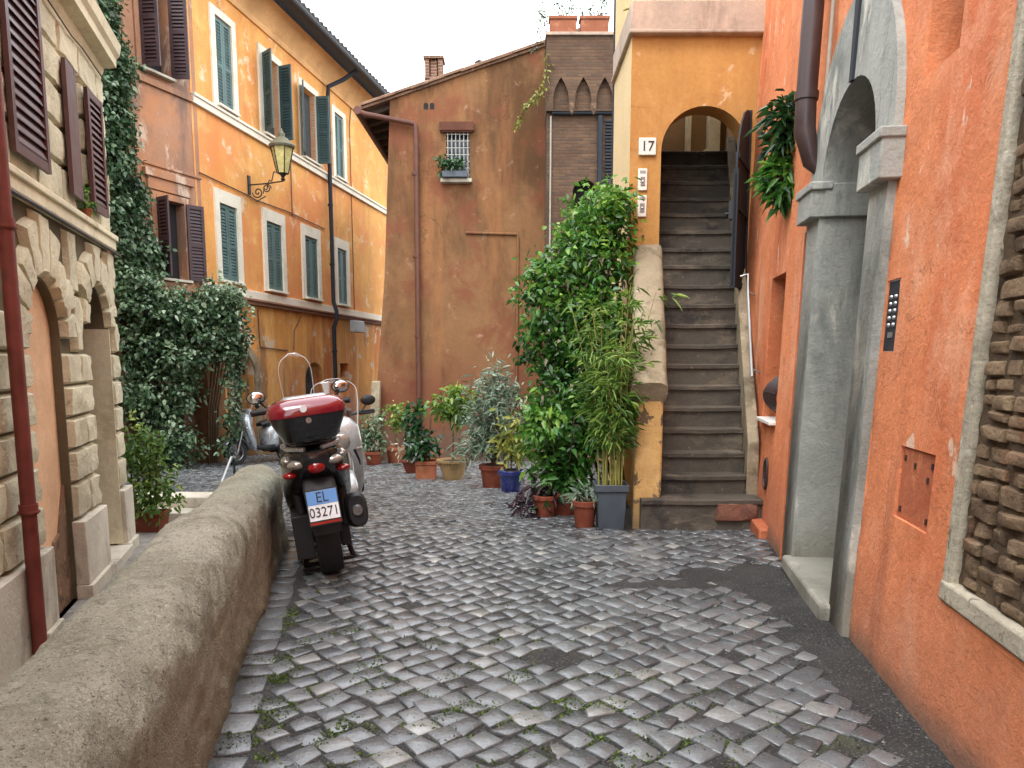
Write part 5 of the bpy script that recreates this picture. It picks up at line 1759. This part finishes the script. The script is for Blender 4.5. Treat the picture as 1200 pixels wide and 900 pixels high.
MS = {
    'tyre': simple('tyre_rubber', srgb(26, 26, 27), .75, var=.15, sc=30),
    'black_gloss': simple('black_bodywork', srgb(24, 25, 28), .22, var=.1, coat=.4),
    'black_matt': simple('black_plastic', srgb(30, 30, 32), .6, var=.12),
    'wine': simple('wine_red_lacquer', srgb(120, 18, 34), .16, var=.08, coat=.8),
    'silver': simple('silver_lacquer', srgb(176, 182, 186), .3, .6, var=.06),
    'white': simple('pearl_white_lacquer', srgb(172, 176, 176), .25, .2, var=.05, coat=.5),
    'alu': simple('cast_aluminium', srgb(150, 152, 154), .35, .9, var=.08),
    'lens': simple('clear_lamp_lens', srgb(170, 166, 158), .12, .5, var=.06),
    'redlens': simple('red_lamp_lens', srgb(140, 14, 18), .15, var=.1, coat=.5),
    'mirror': simple('mirror_glass', srgb(220, 220, 220), .03, 1.0, var=.01),
    'plate': simple('number_plate_white', srgb(226, 228, 230), .4, var=.04),
    'plateblue': simple('number_plate_blue', srgb(96, 146, 206), .4, var=.04),
    'seat': simple('seat_vinyl', srgb(34, 33, 34), .55, var=.1, sc=20),
}

def wheel(root, y, Rw, tw_, steer=0):
    w = MB()
    prof = [(Rw * .66, -.42), (Rw * .80, -.5), (Rw * .93, -.47), (Rw * .985, -.25), (Rw, 0), (Rw * .985, .25), (Rw * .93, .47), (Rw * .80, .5), (Rw * .66, .42)]
    def sweep(mb, prof, n=36):
        rings = []
        for k in range(n + 1):
            a = 2 * math.pi * k / n
            rings.append([(tw_ * q, y + r * math.cos(a), Rw + r * math.sin(a)) for r, q in prof])
        mb.loft(rings, cap=False, closed=True)
    rim = MB()
    sweep(rim, [(Rw * .70, -.36), (Rw * .64, -.40), (Rw * .60, -.30), (Rw * .60, .30), (Rw * .64, .40), (Rw * .70, .36)])
    rim.tube([(-.05, y, Rw), (.05, y, Rw)], .05, 14)
    for k in range(5):
        a = 2 * math.pi * k / 5 + .3
        for da in (-.12, .12):
            rim.tube([(.0, y + .04 * math.cos(a), Rw + .04 * math.sin(a)), (.012, y + Rw * .62 * math.cos(a + da), Rw + Rw * .62 * math.sin(a + da))], .010, 6)
    ro = rim.build('wheel', MS['alu'], root)
    sweep(w, prof)
    w.build('tyre', MS['tyre'], ro)
    d = MB(); d.tube([(.055, y, Rw), (.06, y, Rw)], Rw * .42, 20)
    d.build('brake_disc', MS['alu'], ro)
    return ro

def scooter(root, paint, trim, screen=True, topbox=False, plate=None, mirrors=True, screen_h=1.42, screen_w=1.0):
    Rw = .255
    wheel(root, 0, Rw, .15)
    wheel(root, 1.36, Rw, .11)
    w = MB()      # tail and side panels
    w.loft([ring_xz(-.30, .80, .07, .035), ring_xz(-.24, .775, .14, .08), ring_xz(-.05, .70, .20, .15), ring_xz(.2, .62, .225, .23), ring_xz(.45, .54, .225, .28), ring_xz(.62, .46, .17, .24), ring_xz(.68, .42, .10, .16)])
    w.build('body', paint, root, 50)
    w = MB()
    w.loft([ring_xz(-.05, .835, .10, .03), ring_xz(.05, .85, .16, .055), ring_xz(.35, .82, .18, .06), ring_xz(.6, .79, .15, .055), ring_xz(.74, .76, .09, .035)])
    w.build('seat', MS['seat'], root, 50)
    w = MB()      # engine, swing arm, belly
    w.loft([ring_xz(-.06, .27, .05, .06, xc=-.13), ring_xz(.1, .30, .075, .1, xc=-.12), ring_xz(.4, .33, .09, .1, xc=-.09), ring_xz(.55, .34, .08, .08, xc=-.05)])
    w.loft([ring_xz(.3, .35, .13, .13), ring_xz(.62, .30, .15, .1)])
    w.box(-.20, -.085, -.10, .40, .14, .42); w.box(.085, .15, -.02, .40, .16, .36)
    w.tube([(-.10, .30, .30), (-.16, .16, .02)], .018, 8); w.tube([(.10, .30, .30), (.16, .16, .02)], .018, 8); w.tube([(-.16, .16, .03), (.16, .16, .03)], .014, 8)
    w.tube([(-.12, -.02, .30), (-.15, .05, .66)], .03, 10); w.tube([(.13, -.02, .30), (.15, .05, .66)], .03, 10)
    w.build('engine', MS['black_matt'], root, 50, bevel=.012)
    w = MB()
    w.loft([ring_xz(.52, .31, .19, .05, e=.4), ring_xz(.75, .29, .20, .045, e=.4), ring_xz(.98, .33, .20, .06, e=.4)])
    w.build('footboard', MS['black_matt'], root, 50)
    w = MB()
    w.loft([ring_xy(.27, .97, .17, .05), ring_xy(.42, 1.02, .205, .075), ring_xy(.6, 1.08, .215, .10), ring_xy(.78, 1.11, .205, .12), ring_xy(.92, 1.10, .19, .13), ring_xy(1.0, 1.06, .12, .10), ring_xy(1.03, 1.04, .05, .05)])
    w.build('leg_shield', paint, root, 50)
    w = MB()
    w.ball((0, 1.205, .80), (.10, .05, .085))
    w.ball((-.15, 1.15, .72), (.05, .05, .03)); w.ball((.15, 1.15, .72), (.05, .05, .03))
    w.build('headlight', MS['lens'], root, 50)
    w = MB()      # dark grille, side slots and indicators let into the front apron
    w.loft([ring_xy(.44, 1.05, .05, .06), ring_xy(.55, 1.10, .075, .095), ring_xy(.68, 1.145, .06, .105), ring_xy(.73, 1.15, .02, .09)])
    for x in (-1, 1): w.tube([(x * .17, 1.06, .46), (x * .16, 1.15, .60), (x * .12, 1.20, .72)], .014, 8)
    w.tube([(-.19, 1.08, .885), (0, 1.225, .90), (.19, 1.08, .885)], .012, 8)
    w.build('front_grille', MS['black_matt'], root, 50)
    w = MB()
    for x in (-1, 1): w.tube([(x * .06, 1.03, 1.05), (x * .10, 1.12, .98), (x * .05, 1.12, .80)], .006, 6)
    w.tube([(.0, .99, 1.02), (.04, 1.02, .9), (.02, 1.0, .6)], .006, 6)
    w.build('cable', MS['black_matt'], root, 50)
    w = MB()      # front mudguard
    rings = []
    for k in range(11):
        a = R(28 + 14.5 * k)
        r = Rw + .035
        rings.append([(x, 1.36 + (r + .02 * (1 - (x / .08) ** 2)) * math.cos(a), Rw + (r + .025 * (1 - (x / .08) ** 2)) * math.sin(a)) for x in (-.085, -.06, 0, .06, .085)])
    w.loft(rings, cap=False, closed=False)
    w.build('front_mudguard', paint, root, 60, solid=.006)
    w = MB()
    for x in (-.075, .075): w.tube([(x, 1.36, Rw), (x, 1.22, .62), (x * .7, 1.14, .85)], .02, 10)
    w.build('fork', MS['alu'], root)
    w = MB()
    w.tube([(-.34, .94, 1.03), (-.2, 1.0, 1.03), (0, 1.03, 1.0), (.2, 1.0, 1.03), (.34, .94, 1.03)], .016, 8)
    for x in (-1, 1): w.tube([(x * .22, .985, 1.03), (x * .36, .935, 1.03)], .023, 10); w.tube([(x * .2, 1.03, 1.03), (x * .36, 1.0, 1.02)], .007, 6)
    w.loft([ring_xy(.98, 1.03, .13, .07), ring_xy(1.06, 1.02, .15, .08), ring_xy(1.10, 1.01, .10, .05)])
    w.build('handlebar', trim, root, 50)
    if mirrors:
        for x in (-1, 1):
            w = MB()
            w.tube([(x * .24, 1.0, 1.04), (x * .27, .99, 1.08), (x * .30, .98, 1.11)], .007, 6)
            w.ball((x * .31, .985, 1.14), (.07, .025, .05), 16, 8)
            mo = w.build('mirror', MS['black_matt'], root, 50)
            w = MB(); w.ball((x * .31, .968, 1.14), (.062, .012, .042), 16, 8)
            w.build('mirror_glass', MS['mirror'], mo, 60)
    if screen:
        w = MB()
        rings = []
        n = 14
        for j in range(13):
            t = j / 12
            hw = (.20 + .04 * math.sin(math.pi * t * .7)) * screen_w
            if t > .75: hw *= math.sqrt(max(0.05, 1 - ((t - .75) / .255) ** 2))
            z = .90 + (screen_h - .90) * t
            rings.append([(hw * (2 * i / n - 1), 1.20 - .13 * t - .9 * (hw * (2 * i / n - 1)) ** 2, z) for i in range(n + 1)])
        w.loft(rings, cap=False, closed=False)
        so = w.build('windscreen', M['acrylic'], root, 60, solid=.004)
        w = MB(); w.tube([r[0] for r in rings] + [p_ for p_ in rings[-1][1:-1]] + [r[-1] for r in reversed(rings)], .003, 6)  # pale tube painted in as the highlight along the screen's rim
        w.build('screen_edge_highlight', MS['plate'], so)
    # rear mudguard, lights
    w = MB()
    w.loft([ring_xz(-.12, .66, .09, .03), ring_xz(-.24, .60, .10, .05, e=.4), ring_xz(-.32, .46, .095, .05, e=.4), ring_xz(-.34, .36, .085, .03, e=.4)])
    w.build('rear_mudguard', MS['black_matt'], root, 50)
    w = MB()
    for x in (-1, 1):
        w.ball((x * .105, -.245, .765), (.062, .045, .030), 16, 10)
        w.ball((x * .165, -.17, .79), (.035, .07, .028), 14, 8)
    lo = w.build('rear_light', MS['lens'], root, 40)
    w = MB(); w.ball((0, -.275, .735), (.055, .035, .038))
    w.build('brake_light', MS['redlens'], lo, 60)
    for x in (-.16, .16):
        w = MB(); w.ball((x, -.215, .70), (.045, .04, .022))
        w.build('reflector', MS['redlens'], lo, 60)
    if plate:
        tilt = R(14)
        py, pz = -.375, .52
        def FP(a, b, c): return (a, py - c * math.sin(tilt) * -1 - b, pz + c * math.cos(tilt))
        w = MB(); w.box(-.095, .095, -.008, .0, -.12, .095, FP)
        po = w.build('number_plate', MS['black_matt'], root)
        w = MB(); w.box(-.0885, .0885, .001, .004, -.0885, .0885, FP)
        w.build('plate_face', MS['plate'], po)
        w = MB()
        w.box(-.0885, .0885, .0045, .0055, .006, .0885, FP)
        w.build('plate_band', MS['plateblue'], po)
        w = MB(); w.box(-.0885, .0885, .001, .004, -.112, -.098, FP)
        w.build('plate_stripe', MS['redlens'], po)
        for body, zz, size in ((plate[0], .046, .088), (plate[1], -.042, .082)):
            t = text(body, size, FP(0, .0065, zz), (R(90) - tilt, 0, 0), M['black'], None, 'lettering', .0005, .86)
            t.parent = po
    w = MB()
    w.loft([ring_xz(-.14, .40, .052, .095, xc=.21, e=.75), ring_xz(-.11, .40, .068, .115, xc=.21, e=.75), ring_xz(.05, .37, .07, .115, xc=.20, e=.75), ring_xz(.28, .33, .055, .08, xc=.19, e=.8), ring_xz(.45, .28, .025, .03, xc=.12, e=.9)])
    eo = w.build('exhaust', MS['black_matt'], root, 50)
    w = MB(); w.tube([(.21, -.155, .40), (.21, -.13, .40)], [.03, .045], 14)
    w.build('exhaust_tip', MS['alu'], eo)
    w = MB()
    w.tube([(-.12, .42, .25), (-.20, .30, .02)], .014, 8); w.tube([(-.20, .30, .02), (-.25, .28, .012)], .016, 8)
    w.build('side_stand', MS['black_matt'], root)
    w = MB()
    for x in (-1, 1): w.tube([(x * .13, .18, .83), (x * .175, .0, .86), (x * .15, -.2, .86), (x * .05, -.27, .85)], .016, 8)
    w.build('grab_rail', MS['silver'], root)
    if topbox:
        w = MB()
        w.box(-.09, .09, -.26, .0, .875, .895)
        bo = w.build('top_box', MS['black_matt'], root)
        yc = -.17
        w = MB()
        w.loft([ring_xy(.885, yc, .135, .12, 28, .5), ring_xy(.91, yc, .165, .15, 28, .45), ring_xy(1.02, yc, .215, .19, 28, .45), ring_xy(1.055, yc, .228, .198, 28, .45)])
        w.build('box_base', MS['black_gloss'], bo, 50)
        w = MB()
        w.loft([ring_xy(1.058, yc, .233, .203, 28, .45), ring_xy(1.09, yc, .236, .206, 28, .45), ring_xy(1.13, yc, .215, .185, 28, .5), ring_xy(1.155, yc, .16, .135, 28, .55), ring_xy(1.16, yc, .05, .05, 28, .6)])
        w.build('box_lid', MS['wine'], bo, 50)
        w = MB(); w.tube([(.0, yc - .205, 1.03), (.0, yc - .196, 1.03)], .017, 16)
        w.build('lock_badge', MS['alu'], bo)
        w = MB(); w.loft([ring_xy(1.150, yc + .02, .15, .10, 24, .6), ring_xy(1.166, yc + .02, .12, .08, 24, .6)])
        w.build('lid_pad', MS['silver'], bo, 50)
        w = MB(); w.tube([(-.02, yc - .212, 1.10), (-.02, yc - .200, 1.10)], .02, 16)
        w.build('badge', MS['plate'], bo)

yaw, lean = R(17), R(-7.5)
root = empty('motor_scooter', 'black scooter with wine red lidded top box parked against the parapet, seen from behind', 'scooter', (-1.17, 4.88, 0), (0, lean, yaw), 'parked scooters')
scooter(root, MS['black_gloss'], MS['black_matt'], True, True, ('EL', '03271'), screen_h=1.43, screen_w=.5)
hd_ = Vector((.30, -.95, 0))
yaw2 = math.atan2(-hd_.x, hd_.y)
root = empty('motor_scooter', 'white scooter with clear windscreen facing the camera just beyond the black one', 'scooter', (-1.86, 8.05, terrain(-1.86, 8.05)), (0, R(4), yaw2), 'parked scooters')
scooter(root, MS['white'], MS['black_matt'], True, False, screen_h=1.36, screen_w=.85)
q = on_ground(306, 543)
hd_ = Vector((-.55, -.84, 0))
yaw3 = math.atan2(-hd_.x, hd_.y)
root = empty('motor_scooter', 'silver scooter with tilted screen parked far left in front of the arched doorway', 'scooter', (q.x + .35, q.y + .85, terrain(q.x, q.y)), (0, R(4), yaw3), 'parked scooters')
scooter(root, MS['silver'], MS['silver'], True, False, screen_h=1.25)

# ================================================================== SMALL STUFF BETWEEN THE STONES
rng = np.random.default_rng(77)
P, D = [], []
for cx_, cy_, rx, ry, n in ((-.1, 3.0, .5, .22, 900), (-.85, 3.1, .15, .5, 260), (-.3, 3.6, .5, .3, 300), (.35, 2.55, .4, .2, 260), (-.7, 2.45, .2, .2, 200), (-1.2, 4.0, .06, .9, 200), (-1.03, 2.6, .04, .5, 260)):
    for _ in range(n * 9):
        x, y = cx_ + rng.normal(0, rx), cy_ + rng.normal(0, ry)
        if fnoise(x * 7, y * 7, 2) < .05 or x < par_foot(y) + .01: continue
        P.append((x, y, -.009)); D.append(rng.normal(0, .6, 3) + np.array([0, 0, .8]))
o = leaf_obj('moss', foliage('moss_green', srgb(50, 68, 24), srgb(80, 104, 38), srgb(124, 142, 62), .7), P, D, .017, .009, None, .3, 9)
structure(o, 'stuff')
mb = MB()
for _ in range(420):
    y = rng.uniform(1.5, 5.8)
    x = par_foot(y) + abs(rng.normal(0, .035)) + .005 if rng.random() < .7 else wall_x(y) - abs(rng.normal(0, .05)) - .01
    r = rng.uniform(.003, .010)
    mb.add([(x + r * rng.uniform(.6, 1.3) * a, y + r * rng.uniform(.6, 1.3) * b, -.006 + r * c * .8) for a, b, c in ((1, 0, 0), (-1, 0, 0), (0, 1, 0), (0, -1, 0), (0, 0, 1), (0, 0, -1))],
           [(0, 2, 4), (2, 1, 4), (1, 3, 4), (3, 0, 4), (2, 0, 5), (1, 2, 5), (3, 1, 5), (0, 3, 5)])
for _ in range(5200):
    y = rng.uniform(1.6, 5.6)
    x = wall_x(y) - abs(rng.normal(0, .28)) - .01
    if in_patch(x, y) > 1.25 and rng.random() > .15: continue
    r = rng.uniform(.003, .009)
    zz = -.008 + rng.uniform(0, .005)
    mb.add([(x + r * rng.uniform(.6, 1.3) * a, y + r * rng.uniform(.6, 1.3) * b, zz + r * c * .8) for a, b, c in ((1, 0, 0), (-1, 0, 0), (0, 1, 0), (0, -1, 0), (0, 0, 1), (0, 0, -1))],
           [(0, 2, 4), (2, 1, 4), (1, 3, 4), (3, 0, 4), (2, 0, 5), (1, 2, 5), (3, 1, 5), (0, 3, 5)])
structure(mb.build('grit', plaster('mixed_grit', srgb(66, 64, 62), [(srgb(140, 134, 124), 40, .56, .64, .8, ONE), (srgb(34, 33, 33), 55, .5, .6, .7, ONE)], bump=0), angle=10), 'stuff')
